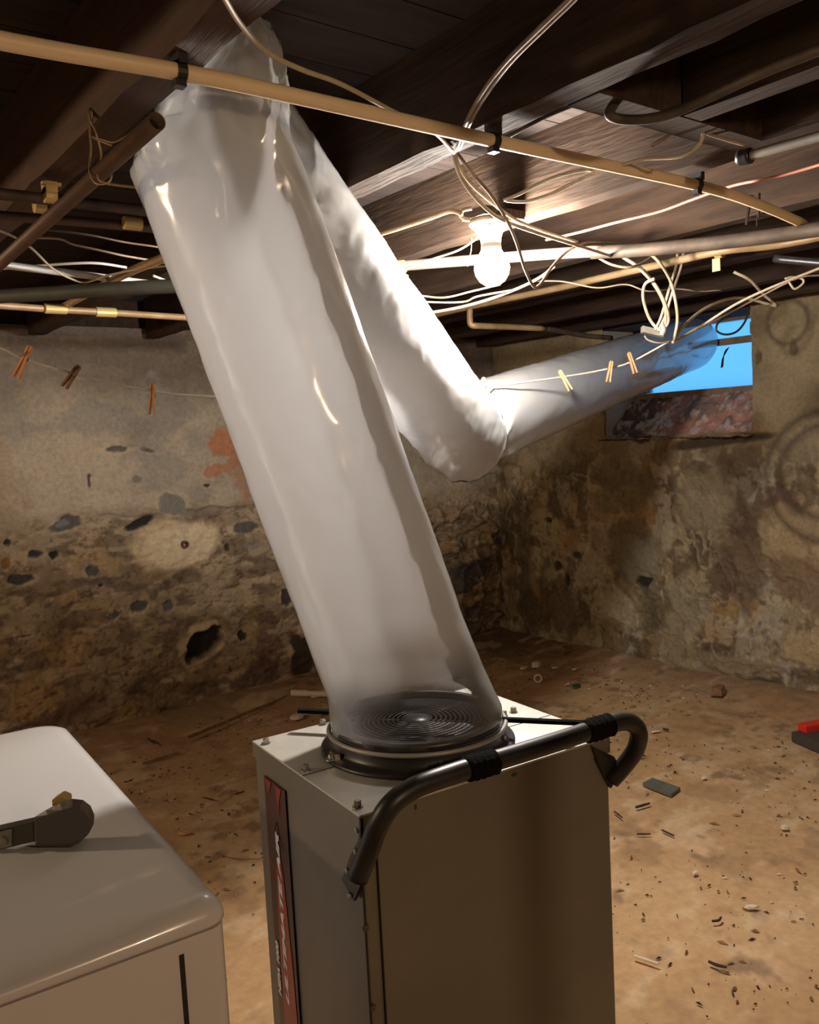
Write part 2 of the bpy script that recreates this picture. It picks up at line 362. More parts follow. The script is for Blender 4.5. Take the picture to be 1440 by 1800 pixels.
col = mixc(col, (.50,.45,.34), vein*low*.5)
h = (n1-.5)*.11*(.4+.6*low)+(n2-.5)*.05*(.25+.75*low)+(n3-.5)*.014*(.2+.8*low)-vein*low*.01
n8 = fbm(U, V, 12, 351, 4); n9 = fbm(U, V, 28, 361, 3)
col = mixc(col, (.44,.37,.25), ss(.57, .67, n8)*(.15+.4*low)); col = mixc(col, (.085,.06,.04), ss(.57, .67, fbm(U, V*.8, 9, 371, 4))*(.12+.5*low))
col = mixc(col, (.06,.045,.03), ss(.66, .74, n9)*low*.5); h += low*(n8-.5)*.028+low*(n9-.5)*.005
def rw(x, y): p = on(x, y, 0, XR); return p[1], p[2]
marks = [(1110,955,46,70,0,(.13,.105,.07),0,.8),(1125,990,30,36,0,(.24,.22,.17),0,.4),(1155,1075,44,44,0,(.11,.09,.06),.01,.8),(1080,1058,24,26,0,(.42,.37,.27),-.01,.7),
 (1205,1060,40,50,0,(.31,.28,.20),0,.8),(1190,1140,34,50,0,(.30,.255,.17),-.01,.8),(1370,880,42,30,0,(.12,.07,.06),.01,.8),(1300,985,46,70,0,(.10,.065,.05),.005,.9),
 (985,1080,46,50,0,(.09,.06,.035),0,.8),(925,990,16,90,0,(.10,.075,.045),0,.6),(982,994,6,9,0,(.045,.04,.03),.015,.3),(1000,1018,6,10,0,(.05,.045,.03),.015,.3),(1015,975,7,6,0,(.06,.05,.04),.015,.3),
 (965,914,5,5,0,(.04,.03,.025),.015,.3),(1162,1045,3,14,0,(.45,.41,.33),0,.6),(1128,1022,12,8,0,(.03,.025,.02),.02,.7),(1345,1190,26,16,.2,(.10,.085,.075),.02,.8),
 (1300,1170,60,18,0,(.25,.20,.13),-.02,.7),(1420,1145,40,30,0,(.36,.29,.17),-.02,.6),(1400,960,50,60,0,(.34,.27,.16),-.01,.9),(1100,850,60,40,0,(.17,.135,.085),0,.9),
 (1265,775,90,8,-.08,(.05,.035,.025),.02,.9),(1130,770,14,8,0,(.05,.04,.03),.02,.6),(1295,748,40,10,.2,(.22,.13,.07),-.01,.6),(1100,720,40,24,0,(.06,.055,.055),.02,.5),  # last mark: shade of the brick recess painted dark
 (1330,628,5,14,0,(.07,.05,.035),.012,.7),(1394,610,8,20,0,(.08,.06,.04),.006,.8),(1380,1010,80,40,.3,(.16,.11,.07),0,.9),(1240,870,50,60,0,(.27,.23,.15),0,.9)]
for i, (x, y, rx, ry, an, c, dp, rg) in enumerate(marks):
    cu, cv = rw(x, y); s = np.linalg.norm(np.array(rw(x+10, y))-np.array(rw(x, y)))/10; s2 = abs(rw(x, y+10)[1]-cv)/10
    m_ = spot(U, V, cu, cv, rx*s, ry*s2, 400+i*7, an, rg, .3)
    col = mixc(col, c, m_*(.95 if abs(dp) > .012 else .72)); h += m_*dp
for (x, y, r) in [(1382,566,.13),(1450,830,.28),(1455,840,.40)]:        # dark ring stains
    cu, cv = rw(x, y); d = np.hypot(U-cu, V-cv)+.03*(n2-.5)
    col = mixc(col, (.085,.06,.04), np.clip(1-np.abs(d-r*.8)/(.022 if r < .2 else .035), 0, 1)*.75)
# window recess carved as real depth
OY0, OY1, OZ0 = 2.51, 3.47, 1.37
jag = .025*(fbm(U, V, 9, 501)-.5)
rec = ss(OY0-.004, OY0+.008, U+jag)*(1-ss(OY1-.01, OY1+.01, U+jag))*ss(OZ0-.008, OZ0+.01, V+jag)
keep = rec > .5
f = field('wall_right', U, V, h, col, lambda U, V, W: np.stack([XR+W*.9, U, V], -1), M['wall'])
me = f.data
import bmesh
bm = bmesh.new(); bm.from_mesh(me); bm.verts.ensure_lookup_table()
kf = keep.ravel()
bmesh.ops.delete(bm, geom=[v for v in bm.verts if kf[v.index]], context='VERTS')
bm.to_mesh(me); bm.free()

# ------------------------------------------------------------------ floor
X, Y = np.meshgrid(np.arange(-2.2, XR+.1, .017), np.arange(-2.6, YB+.1, .017), indexing='ij')
n1 = fbm(X, Y, 1.2, 601); n2 = fbm(X, Y, 4, 611); n3 = fbm(X, Y, 15, 621, 4)
col = np.zeros(X.shape+(3,))+np.array([.49,.325,.175])
col = mixc(col, (.42,.262,.13), ss(.45, .62, n1)*.8)
col = mixc(col, (.58,.42,.26), ss(.56, .70, n2)*.6)
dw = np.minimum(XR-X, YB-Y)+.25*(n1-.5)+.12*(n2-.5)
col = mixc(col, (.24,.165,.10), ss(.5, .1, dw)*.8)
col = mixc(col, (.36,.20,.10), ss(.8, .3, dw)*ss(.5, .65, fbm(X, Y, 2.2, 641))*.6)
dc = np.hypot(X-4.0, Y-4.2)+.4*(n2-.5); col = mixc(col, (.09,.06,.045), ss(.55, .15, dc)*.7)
col = mixc(col, (.13,.08,.045), ss(.56, .70, n3)*ss(.48, .6, n2)*.6)
n7 = fbm(X*.6, Y*1.4, 9, 661, 4); col = mixc(col, (.62,.48,.32), ss(.60, .72, n7)*.45); col = mixc(col, (.24,.15,.08), ss(.60, .70, fbm(X, Y, 7, 671, 4))*.45)
h = ss(.42, 0, dw)*.06*(.7+.5*n2)+(n2-.5)*.012+(n3-.5)*.006*(.3+ss(.8, .2, dw)*2)
h = h*ss(0, .5, np.hypot(X-.98, Y-1.27)-.3)-.004
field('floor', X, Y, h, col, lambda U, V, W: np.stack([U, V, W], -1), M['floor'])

# ------------------------------------------------------------------ the rest of the shell, out of view
M['plain_wall'] = mat('plain_plaster', (.26,.20,.13), .95, col2=(.36,.29,.20), scale=3, bump=.4)
obj('wall_left', boxg((-2.3,-2.7,-.05), (-2.15,YB+.2,2.2)), M['plain_wall'], kind='structure')
obj('wall_front', boxg((-2.15,-2.7,-.05), (XR+.3,-2.55,2.2)), M['plain_wall'], kind='structure')
obj('wall_right_near', boxg((XR+.02,-2.55,-.05), (XR+.3,1.37,2.0)), M['plain_wall'], kind='structure')
obj('wall_back_near', boxg((-2.15,YB+.03,-.05), (.58,YB+.3,2.2)), M['plain_wall'], kind='structure')
planks = []
yy = -2.55
while yy < YB+.3:
    planks.append(boxg((-2.2, yy, 2.2), (XR+.6, yy+.142, 2.235))); yy += .146
planks.append(boxg((-2.3,-2.7,2.24), (XR+.7,YB+.5,2.27)))
obj('ceiling', merge(*planks), M['subfloor'], kind='structure')
obj('trim_right', boxg((XR+.03,-2.55,2.0), (XR+.3,YB+.3,2.2)), M['joist'], kind='structure')
obj('trim_back', boxg((-2.15,YB+.04,2.03), (XR+.03,YB+.3,2.2)), M['joist'], kind='structure')
# window well: jambs, head, stepped sill
obj('trim_window_jamb', merge(boxg((XR+.02,OY0-.32,1.2),(4.56,OY0-.002,2.0)), boxg((XR+.02,OY1+.004,1.2),(4.56,OY1+.28,2.0))), M['plain_wall'], kind='structure')
# sill slope with rubble and bricks
U, V = np.meshgrid(np.arange(XR-.06, 4.56, .008), np.arange(OY0-.01, OY1+.02, .008), indexing='ij')
n2 = fbm(U, V, 9, 701); n3 = fbm(U, V, 30, 711)
t = (U-XR)/.30
hh = OZ0-.02+np.clip(t,0,1)*.245+(n2-.5)*.08*(1-ss(.8,1,t))*ss(0, .3, t)*(1-ss(.85, 1, t))+(n3-.5)*.03
col = np.zeros(U.shape+(3,))+np.array([.44,.24,.19])
col = mixc(col, (.26,.17,.14), ss(.45, .6, n2)); col = mixc(col, (.60,.56,.54), ss(2.95, 3.15, V+.2*(n3-.5))*ss(.45, .6, n3)*.9)
col = mixc(col, (.03,.03,.03), ss(3.2, 3.3, V+.1*n2)*.8)  # far end of the recess: brick shadow painted into the sill colour
col = mixc(col, (.62,.55,.52), ss(.56, .66, n3)*.5)
field('window_1_sill', U, V, hh, col, lambda U, V, W: np.stack([U, V, W], -1), M['wall'])
XW = 4.45
win = thing('window_1', 'small basement window', 'window', (XW, 3.0, 1.6)); win['kind'] = 'structure'
del win['label'], win['category']
obj('window_frame', merge(boxg((XW-.01,OY0-.01,1.50),(XW+.05,OY1+.02,1.618)), boxg((XW-.01,OY1-.09,1.622),(XW+.05,OY1+.02,2.0)), boxg((XW-.01,OY0-.01,1.985),(XW+.05,OY1+.02,2.02))), M['wframe'], win)
obj('glazing_bar', boxg((XW-.04,OY0-.01,1.852),(XW-.005,3.06,1.888)), M['wframe'], win)
U2, V2 = np.meshgrid(np.linspace(OY0, OY1-.06, 40), np.linspace(1.61, 2.0, 20), indexing='ij')
W2 = (fbm(U2, V2, 6, 801)-.5)*.02
vv = [(XW+.02+W2[i, j], U2[i, j], V2[i, j]) for i in range(40) for j in range(20)]
obj('film_pane', (vv, [(i*20+j, i*20+j+1, (i+1)*20+j+1, (i+1)*20+j) for i in range(39) for j in range(19)]), M['bluefilm'], win, smooth=True)
def scrap(name, label, pts, xw, m):
    P = [on(x, y, 0, xw) for x, y in pts]; return obj(name, prism(P, (.004, 0, 0)), m, label=label, cat='debris')
scrap('leaf_scrap', 'small black rectangular scrap stuck on the blue window film beside the sleeve end', [(1217,622),(1228,624),(1228,629),(1216,627)], XW-.012, M['mark'])
scrap('leaf_scrap', 'ragged dark grey leaf scrap on the blue window film low under the sleeve', [(1182,659),(1189,652),(1192,662),(1187,664)], XW-.012, M['mark'])
scrap('leaf_scrap', 'tiny black leaf scrap in the bottom left corner of the blue film', [(1155,674),(1162,673),(1159,679)], XW-.012, M['mark'])
scrap('dirt_streak', 'thin dark dirt streak hanging down the blue film under the glazing bar', [(1276,614),(1282,610),(1273,620),(1271,645),(1267,647),(1269,632)], XW-.012, M['mark'])
tg = []
for i, (x, y) in enumerate([(1190,612),(1200,618)]): pass
# ------------------------------------------------------------------ joists
random.seed(3)
JX = [-1.76, -1.17, -.58, .0, .59, 1.19, 1.76, 2.34, 2.92, 3.50, 4.02]
jl = {.59: 'reddish ceiling joist passing over the top of the milky sleeve', 1.19: 'ceiling joist between the sleeve and the bulb, open end of a header on it', 1.76: 'ceiling joist right beside the lit bulb, its lower edge glowing orange',
      2.34: 'ceiling joist with the pink wire and the dark strokes on its side', 2.92: 'ceiling joist behind the long tan pipe on the right', 3.50: 'second to last ceiling joist before the window wall', 4.02: 'last ceiling joist hard against the window wall',
      .0: 'dark ceiling joist left of the reddish one'}
for x in JX:
    g = []; y = -2.5; ny = 90
    v = []; rr = []
    for i in range(ny+1):
        yy = -2.54+(YB-.06+2.54)*i/ny; s = random.uniform(-.003, .003)
        v += [(x-.064+s, yy, 2.0+random.uniform(-.003, .003)), (x+random.uniform(-.002, .002), yy, 2.0+random.uniform(-.002, .003)), (x, yy, 2.199), (x-.064, yy, 2.199)]
    for i in range(ny):
        for k in range(4):
            k2 = (k+1) % 4; rr.append((i*4+k, (i+1)*4+k, (i+1)*4+k2, i*4+k2))
    rr += [(0,1,2,3), tuple(ny*4+k for k in (3,2,1,0))]
    obj('ceiling_joist', (v, rr), M['joist_red'] if x == .59 else M['joist'], label=jl.get(x, {-1.76:'farthest ceiling joist left, outside the picture',-1.17:'ceiling joist left of the amber lamp, outside the picture'}.get(x,'ceiling joist right of the amber lamp, outside the picture')), cat='beam', group='ceiling joists')
obj('header_beam', boxg((1.194, .99, 2.0), (1.69, 1.06, 2.198)), M['joist'], label='short header beam crossing between two joists at the upper right', cat='beam')
obj('short_joist', boxg((1.42, -1.2, 2.0), (1.475, .985, 2.198)), M['joist'], label='cut short joist ending against the header at the upper right', cat='beam')
# dark strokes on the joist face
XS = 2.34-.064-.003
P = lambda x, y: on(x, y, 0, XS)
def stroke(pts, r=.0035): return tube([P(*p) for p in pts], r, 5, sm=False)
obj('crayon_marks', merge(stroke([(1308,346),(1322,345),(1316,365),(1312,395)]), stroke([(1334,340),(1334,382)]), stroke([(1331,382),(1331,398)], .002)), M['mark'], label='dark crayon strokes on the joist side above the dark pipe', cat='marking')

# ------------------------------------------------------------------ pipes and cables
def run(name, label, cat, pts, r, m, z=None, group=None, seg=10, parent=None, n=6):
    P = []
    for p in pts:
        if z is not None: P.append(on(p[0], p[1], 2, z))
        elif len(p) == 4: P.append(on(p[0], p[1], 2, p[3]))
        else: P.append(at(*p))
    return obj(name, tube(P, r, seg, n=n), m, parent, label, cat if not parent else None, group, smooth=True)
# long aged white pipe with black hangers
pz = 1.975
wp = thing('water_pipe', 'long cream plastic pipe hung across the front under the joists', 'pipe', tuple(on(500,165,2,pz)))
pts = [on(-420,-18,2,pz), on(20,75,2,pz), on(312,126,2,pz), on(500,165,2,pz), on(865,247,2,pz), on(1215,323,2,pz), on(1330,358,2,pz-.02), on(1412,393,2,pz-.035)]
obj('pipe_body', tube(pts, .0118, 16), M['pipe_w'], wp, smooth=True)
for (x, y) in [(316,127),(868,248),(1225,325)]:
    c = on(x, y, 2, pz)
    g = merge(tube([c+np.array([-.007,0,0]), c+np.array([.007,0,0])], .0145, 16, sm=False), boxg(c+np.array([-.007,-.016,.008]), c+np.array([.007,.016,.026])), boxg(c+np.array([-.011,-.010,-.022]), c+np.array([.005,.006,-.012])))
    obj('pipe_hanger', g, M['black'], wp)
# grey-brown iron pipe with open end, wire hanger
dp = thing('iron_pipe', 'brown iron pipe with an open end hanging before the sleeve', 'pipe', tuple(at(275,212,1.19)))
e0, e1 = at(276,213,1.19), at(-140,590,2.5)
d = (e1-e0)/np.linalg.norm(e1-e0)
def hollow(p0, p1, r, wl, seg=24):
    ax = np.array(p1)-np.array(p0); L = np.linalg.norm(ax)
    return lathe([(r-wl, .25), (r-wl, 0), (r, 0), (r, L)], p0, seg, ax)
obj('pipe_body', hollow(e0, e1, .0125, .0018), M['pipe_br'], dp, smooth=True)
obj('pipe_bore', lathe([(0,.02),(.0107,.02)], e0, 20, d), M['hole'], dp)
wr = []
q = lambda x, y, dd: at(x, y, dd)
wr.append(tube([q(160,180,1.5), q(164,205,1.46), q(158,225,1.42), q(160,262,1.38), q(157,300,1.36), q(168,322,1.33), q(188,322,1.33), q(196,310,1.35), q(190,296,1.40)], .0015, 6))
wr.append(tube([q(166,180,1.5), q(156,200,1.46), q(168,232,1.41), q(178,270,1.42), q(172,300,1.36), q(174,316,1.33), q(192,324,1.33)], .0015, 6))
wr.append(tube([q(160,240,1.4), q(180,246,1.42), q(200,250,1.45), q(222,238,1.5), q(262,205,1.55)], .0013, 6))
wr.append(tube([q(157,239,1.4), q(175,248,1.4), q(196,256,1.42)], .0013, 6))
obj('tie_wire', merge(*wr), M['pipe_tan'], dp, smooth=True)
# left group of pipes under the far joists
run('iron_pipe', 'dark iron pipe just left of the sleeve, uppermost with two clips', 'pipe', [(-60,333),(0,341),(120,354),(260,371),(420,394)], .0115, M['pipe_dk'], z=1.955)
run('iron_pipe', 'dark pipe left of the sleeve with the pale coupling, second from top', 'pipe', [(-60,370),(0,379),(120,388),(255,400),(420,416)], .0105, M['pipe_br'], z=1.955)
run('thin_pipe', 'thin rod above the dark pipes left of the sleeve', 'pipe', [(188,322),(215,326),(252,330),(330,340)], .0035, M['pipe_tan'], z=1.99)
for (x, y, l) in [(88,344,'yellow pipe clip above another on the dark pipe at left'),(70,362,'yellow pipe clip below another on the dark pipe at left')]:
    c = on(x, y, 2, 1.955)
    g = merge(tube([c+np.array([-.011,0,0]), c+np.array([.011,0,0])], .0155, 12, sm=False), boxg(c+np.array([-.011,-.017,.004]), c+np.array([.011,.017,.024])), boxg(c+np.array([-.018,-.02,.016]), c+np.array([.018,-.008,.022])))
    obj('pipe_clip', g, M['copper'], label=l, cat='clip', group='yellow pipe clips')
c = on(233,393,2,1.955)
obj('pipe_coupling', merge(tube([c-np.array([.02,0,0]), c+np.array([.02,0,0])], .0145, 14, sm=False), lathe([(0,.012),(.008,.012),(.009,0)], c, 10, (-.6,-.8,0))), M['copper'], label='pale pipe coupling on the dark pipe close to the sleeve', cat='pipe fitting')
run('thin_cable', 'thin brown wire just under the dark pipes at left', 'cable', [(60,418),(105,420),(130,430),(175,440),(215,449),(262,457),(330,468)], .003, M['cable_br'], z=1.97)
run('thin_cable', 'thin dark wire above the wavy wire at left', 'cable', [(70,402),(150,412),(220,426),(275,434),(330,446)], .003, M['pipe_br'], z=1.975)
run('thin_cable', 'thin cream wire drooping across the white pipe at left', 'cable', [(-30,395),(20,414),(55,436),(90,470),(120,488),(150,496),(190,484),(240,474),(300,466),(360,458)], .003, M['cable'], z=1.94)
run('plastic_pipe', 'straight white plastic pipe slanting behind the sleeve at left', 'pipe', [(-60,455),(18,467),(130,481),(260,498),(330,507)], .0105, M['pvc'], z=1.955)
run('flat_cable', 'white flat cable bowed above the white plastic pipe', 'cable', [(-20,474),(60,468),(130,463),(175,463),(222,470)], .004, M['pvc'], z=1.98)
run('flat_cable', 'short white cable end close to the sleeve at left', 'cable', [(270,485),(300,495),(345,500)], .004, M['pvc'], z=1.98)
run('sewer_pipe', 'thick dark green pipe across the far left ceiling', 'pipe', [(-80,526),(0,521),(100,515),(200,508),(305,503),(420,498)], .020, mat('dark_green_pipe', (.035,.04,.03), .6, col2=(.06,.06,.045), scale=10), z=1.90)
tp = thing('copper_pipe', 'tan copper pipe with tee along the top of the left wall', 'pipe', tuple(on(100,537,2,1.96)))
run('pipe_body', None, None, [(-80,530),(0,537),(100,544),(185,549),(325,558),(480,567)], .012, M['pipe_tan'], z=1.93, parent=tp)
run('branch_pipe', None, None, [(108,541),(160,513),(230,477),(290,452),(340,425)], .012, M['pipe_tan'], z=1.945, parent=tp)
for x, y in [(98,543),(186,549)]:
    c = on(x, y, 2, 1.93); obj('fitting', tube([c-np.array([.035,0,0]), c+np.array([.035,0,0])], .017, 14, sm=False), M['copper'], tp, smooth=False)
# near loose cables
run('power_cable', 'single cream cable sagging from the top edge across the sleeve top', 'cable', [(370,-50),(396,0),(425,45),(470,92),(530,122),(600,148),(690,195),(760,230),(798,268)], .0038, M['cable'], z=1.993)
for k, l in ((0,'left strand of the paired cables running up to the top edge'),(1,'right strand of the paired cables running up to the top edge')):
    o = k*9
    run('power_cable', l, 'cable', [(1035+o,-40),(1000+o,0),(948+o,50),(890+o,108),(850+o,160),(822+o*.8,210),(803+o*.5,262)], .0036, M['cable_br'], z=1.993, group='paired ceiling cables')
cab = [
 ('cream cable looping left of the bulb to the cross pipe, outer strand', [(797,262,1.83),(800,285,1.86),(812,315,1.9),(840,352,1.95),(880,385,2.0),(940,408,2.1),(1010,430,2.3),(1080,452,2.5)], .0042, 'cable'),
 ('cream cable looping left of the bulb to the cross pipe, inner strand', [(800,262,1.85),(806,290,1.88),(830,325,1.93),(870,360,2.0),(910,388,2.05),(960,408,2.2),(1015,425,2.35)], .0038, 'cable'),
 ('thin brown cable dropping right of the bulb in a sharp hook', [(803,268,1.86),(835,310,1.9),(865,345,1.95),(890,385,2.0),(908,425,2.05),(922,470,2.1),(938,503,2.12),(950,500,2.13),(970,470,2.2),(1000,440,2.3),(1035,425,2.45),(1080,424,2.6)], .0036, 'cable_br'),
 ('pale cable crossing below the bulb towards the sleeve', [(690,562,3.1),(735,553,3.05),(800,542,3.0),(860,526,2.95),(915,505,2.9),(950,487,2.85),(975,468,2.8)], .0052, 'cable'),
 ('upper of two thin wires left of the bulb', [(690,516,3.0),(740,520,3.0),(782,523,2.95),(830,512,2.9),(880,500,2.9)], .0035, 'cable'),
 ('lower of two thin wires left of the bulb', [(690,521,3.0),(740,530,3.0),(812,531,2.95),(840,521,2.9),(900,510,2.9)], .0035, 'cable'),
 ('thin cream wire rising from the left to the lampholder', [(690,482,2.45),(730,466,2.42),(770,452,2.4),(805,440,2.35),(830,425,2.32),(843,414,2.3)], .0028, 'cable'),
 ('long thin wire running right under the tan pipe', [(940,494,2.9),(990,495,2.9),(1050,506,2.9),(1100,500,2.9),(1140,512,2.9),(1190,508,3.0),(1230,512,3.0),(1268,510,3.0)], .0026, 'cable_br'),
 ('left loop of the cable bundle tied above the sleeve', [(1095,452,2.75),(1122,470,2.75),(1150,500,2.8),(1168,535,2.85),(1170,565,2.9),(1160,580,2.9),(1142,560,2.9),(1131,525,2.85),(1134,500,2.8),(1150,490,2.75)], .0052, 'cable'),
 ('middle cable of the bundle hanging to the tied box', [(1098,450,2.78),(1128,472,2.78),(1155,505,2.8),(1172,540,2.85),(1175,565,2.9),(1162,585,2.9)], .0052, 'cable'),
 ('cable hanging straight down right of the bundle', [(1141,444,2.7),(1160,462,2.72),(1178,492,2.8),(1188,530,2.85),(1191,565,2.9),(1184,600,2.95)], .0052, 'cable'),
 ('pale cable dropping behind the bundle, left of a pair', [(1192,440,2.9),(1188,470,2.9),(1176,510,2.9),(1163,555,2.9),(1152,580,2.9)], .0045, 'cable'),
 ('pale cable dropping behind the bundle, right of a pair', [(1202,440,2.9),(1197,470,2.9),(1182,515,2.9),(1170,555,2.9),(1157,582,2.9)], .0045, 'cable'),
 ('brown cable drooping under the dark pipe above the bundle', [(1050,452,2.7),(1075,465,2.7),(1105,470,2.7),(1130,462,2.75),(1150,448,2.8)], .0042, 'cable_br'),
 ('arched cable from the bundle towards the window wall', [(1184,598,2.95),(1200,575,3.0),(1235,545,3.1),(1275,527,3.15),(1310,524,3.2),(1345,533,3.2),(1366,538,3.2)], .0055, 'cable'),
 ('short cable dropping from the joist right of the window', [(1290,478,3.1),(1318,492,3.1),(1340,515,3.15),(1367,538,3.2)], .0055, 'cable'),
 ('long straight cable rising from the bundle to the right edge', [(1182,602,2.95),(1230,575,3.0),(1290,537,2.95),(1350,508,2.9),(1440,472,2.85),(1500,448,2.8)], .0046, 'cable'),
 ('thin brown cable below the long straight one at right', [(1190,596,3.1),(1260,562,3.1),(1330,525,3.1),(1400,490,3.0),(1440,484,3.0),(1490,480,3.0)], .0032, 'cable_br'),
 ('black cable hanging in a loop at the window top', [(1318,540,3.6),(1310,565,3.6),(1295,583,3.6),(1275,588,3.6),(1260,581,3.6),(1264,566,3.6),(1285,555,3.6)], .0045, 'black'),
]
for l, p, r, m in cab: run('power_cable', l, 'cable', p, r, M[m])
# dull hose and rods near the bulb
run('bent_hose', 'cream bent hose joining the cross pipe beside the sleeve', 'hose', [(625,418,2.75),(645,426,2.75),(668,448,2.78),(682,462,2.8),(694,463,2.8)], .0095, M['cable'])
cp = thing('cross_pipe', 'pale painted pipe passing behind the bulb', 'pipe', tuple(at(700,468,2.8)))
obj('pipe_body', tube([at(640,474,2.85), at(700,468,2.8), at(860,455,2.66), at(960,447,2.58), at(1062,441,2.5)], .0165, 16), M['pipe_gy'], cp, smooth=True)
obj('pipe_collar', tube([at(692,469,2.8), at(712,467,2.78)], .021, 16, sm=False), M['copper'], cp)
run('iron_pipe', 'thick dark pipe crossing the right side under the joists', 'pipe', [(1040,444,2.52),(1120,440,2.45),(1230,430,2.38),(1340,417,2.3),(1440,403,2.22),(1560,385,2.1)], .019, M['pipe_dk'])
ty = thing('copper_pipe', 'long tan pipe under the joists running from the sleeve to the upper right', 'pipe', tuple(on(960,517,2,1.985)))
run('pipe_body', None, None, [(720,566),(800,545),(960,511),(1060,488),(1170,463),(1270,441),(1370,430),(1480,408)], .013, M['pipe_tan'], z=1.975, parent=ty)
c = on(1265,444,2,1.975); obj('strap', merge(tube([c+np.array([0,.012,0]), c-np.array([0,.012,0])], .018, 12, sm=False), boxg(c+np.array([-.02,-.014,-.06]), c+np.array([-.016,.014,-.02]))), M['copper'], ty)
run('elbow_pipe', 'tan elbow pipe hanging low behind the bulb', 'pipe', [(826,543,3.6),(826,560,3.6),(829,571,3.6),(845,573,3.62),(900,575,3.8),(960,578,4.0)], .013, M['pipe_tan'], n=4)
run('iron_pipe', 'dark pipe continuing the low elbow pipe towards the window', 'pipe', [(960,578,4.0),(985,582,4.1),(1030,590,4.2),(1075,594,4.3)], .012, M['pipe_dk'])
run('thin_pipe', 'thin rod leaving the cross pipe down to the sleeve', 'pipe', [(717,484,2.8),(707,494,2.82),(696,508,2.85)], .004, M['cable'])
run('thin_pipe', 'thin rod on the ceiling left of the lampholder', 'pipe', [(640,420,2.3),(700,402,2.25),(760,382,2.2),(792,371,2.15),(812,376,2.12)], .0055, M['pipe_tan'])
run('porcelain_hook', 'broken cream ring beside the lampholder', 'hook', [(829,366,2.15),(815,369,2.15),(809,376,2.15),(815,384,2.15),(826,386,2.15)], .005, M['porc'])
run('pink_wire', 'pink wire running along the joist side at right', 'cable', [tuple([x, y]) for x, y in [(0,0)]]*0 or [(960,422,2.55),(1020,408,2.45),(1080,392,2.36),(1160,372,2.25),(1220,350,2.16),(1290,326,2.06),(1360,312,1.97),(1440,290,1.88),(1500,270,1.8)], .0036, M['cable_red'])
run('flat_cable', 'upper cable stapled along the joist side beside the bulb', 'cable', [on_ for on_ in [(886,352,1.98),(915,340,1.95),(945,324,1.92),(985,308,1.88),(1030,299,1.85),(1044,302,1.84)]], .0036, M['cable'])
run('flat_cable', 'lower cable stapled along the joist side beside the bulb', 'cable', [(890,353,1.98),(925,354,1.95),(970,340,1.9),(1010,320,1.87),(1045,304,1.84)], .0036, M['cable'])
run('flat_cable', 'curved cable end on the joist side near the header', 'cable', [(1090,291,1.8),(1130,280,1.77),(1190,276,1.73),(1222,262,1.70),(1236,240,1.69),(1231,220,1.69)], .0034, M['cable'])
run('flat_cable', 'short straight cable lying on the joist below the black hose', 'cable', [(1146,256,1.75),(1180,235,1.72),(1212,214,1.7)], .0036, M['cable_br'])
run('flat_cable', 'short cable pair running right from the header', 'cable', [(1240,234,1.7),(1275,245,1.7),(1310,255,1.7)], .0032, M['cable_br'])
run('black_hose', 'black hose bent under the header at the upper right', 'hose', [(1106,140,1.60),(1092,160,1.56),(1078,185,1.52),(1072,202,1.5),(1095,210,1.5),(1140,209,1.49),(1190,196,1.47),(1260,165,1.42),(1340,128,1.36),(1440,88,1.3),(1540,45,1.22)], .0088, M['pipe_dk'], n=8)
run('thin_pipe', 'thin dark rod along the joist underside above the bulb', 'pipe', [(890,242,1.68),(960,205,1.62),(1045,170,1.56)], .004, M['pipe_dk'])
pp = thing('plastic_pipe', 'pale pipe with a black end entering from the right edge', 'pipe', tuple(at(1322,273,1.72)))
run('pipe_body', None, None, [(1322,273,1.72),(1380,256,1.66),(1440,240,1.6),(1540,212,1.5)], .0095, M['pipe_gy'], parent=pp)
run('pipe_cap', None, None, [(1298,278,1.745),(1310,276,1.735),(1320,273,1.725)], .0155, M['black'], n=2, parent=pp)
run('wire_hook', 'small triangular wire hook above the window wall', 'hook', [(1380,490,3.0),(1393,487,3.0),(1410,490,3.0),(1412,498,3.0),(1398,508,3.0),(1390,500,3.0),(1386,492,3.0)], .004, M['cable'])
run('black_bar', 'black bar under the joists at the right edge', 'bar', [(1362,455,2.7),(1440,462,2.6),(1520,470,2.5)], .012, M['black'])
run('nail', 'bright nail poking from the ceiling right of the paired cables', 'nail', [(934,146,1.75),(938,153,1.72),(941,160,1.70)], .003, M['galv'])
# tied junction box in the bundle
jb = thing('junction_box', 'small rusty metal box tied into the hanging cable bundle', 'box', tuple(at(1150,588,2.92)))
c = at(1150,588,2.92); ex = RT*.075-UP*.018
obj('box_body', obox(c-ex/2, ex, UP*.022, fwd*.03), M['pipe_gy'], jb, bevel=.002)
obj('clamp', tube([at(1163,570,2.9), at(1167,580,2.9), at(1163,590,2.9)], .008, 8), M['galv'], jb)
obj('loose_wire', tube([at(1133,590,2.93), at(1140,598,2.93), at(1160,603,2.93), at(1178,600,2.95)], .003, 6), M['cable_br'], jb, smooth=True)

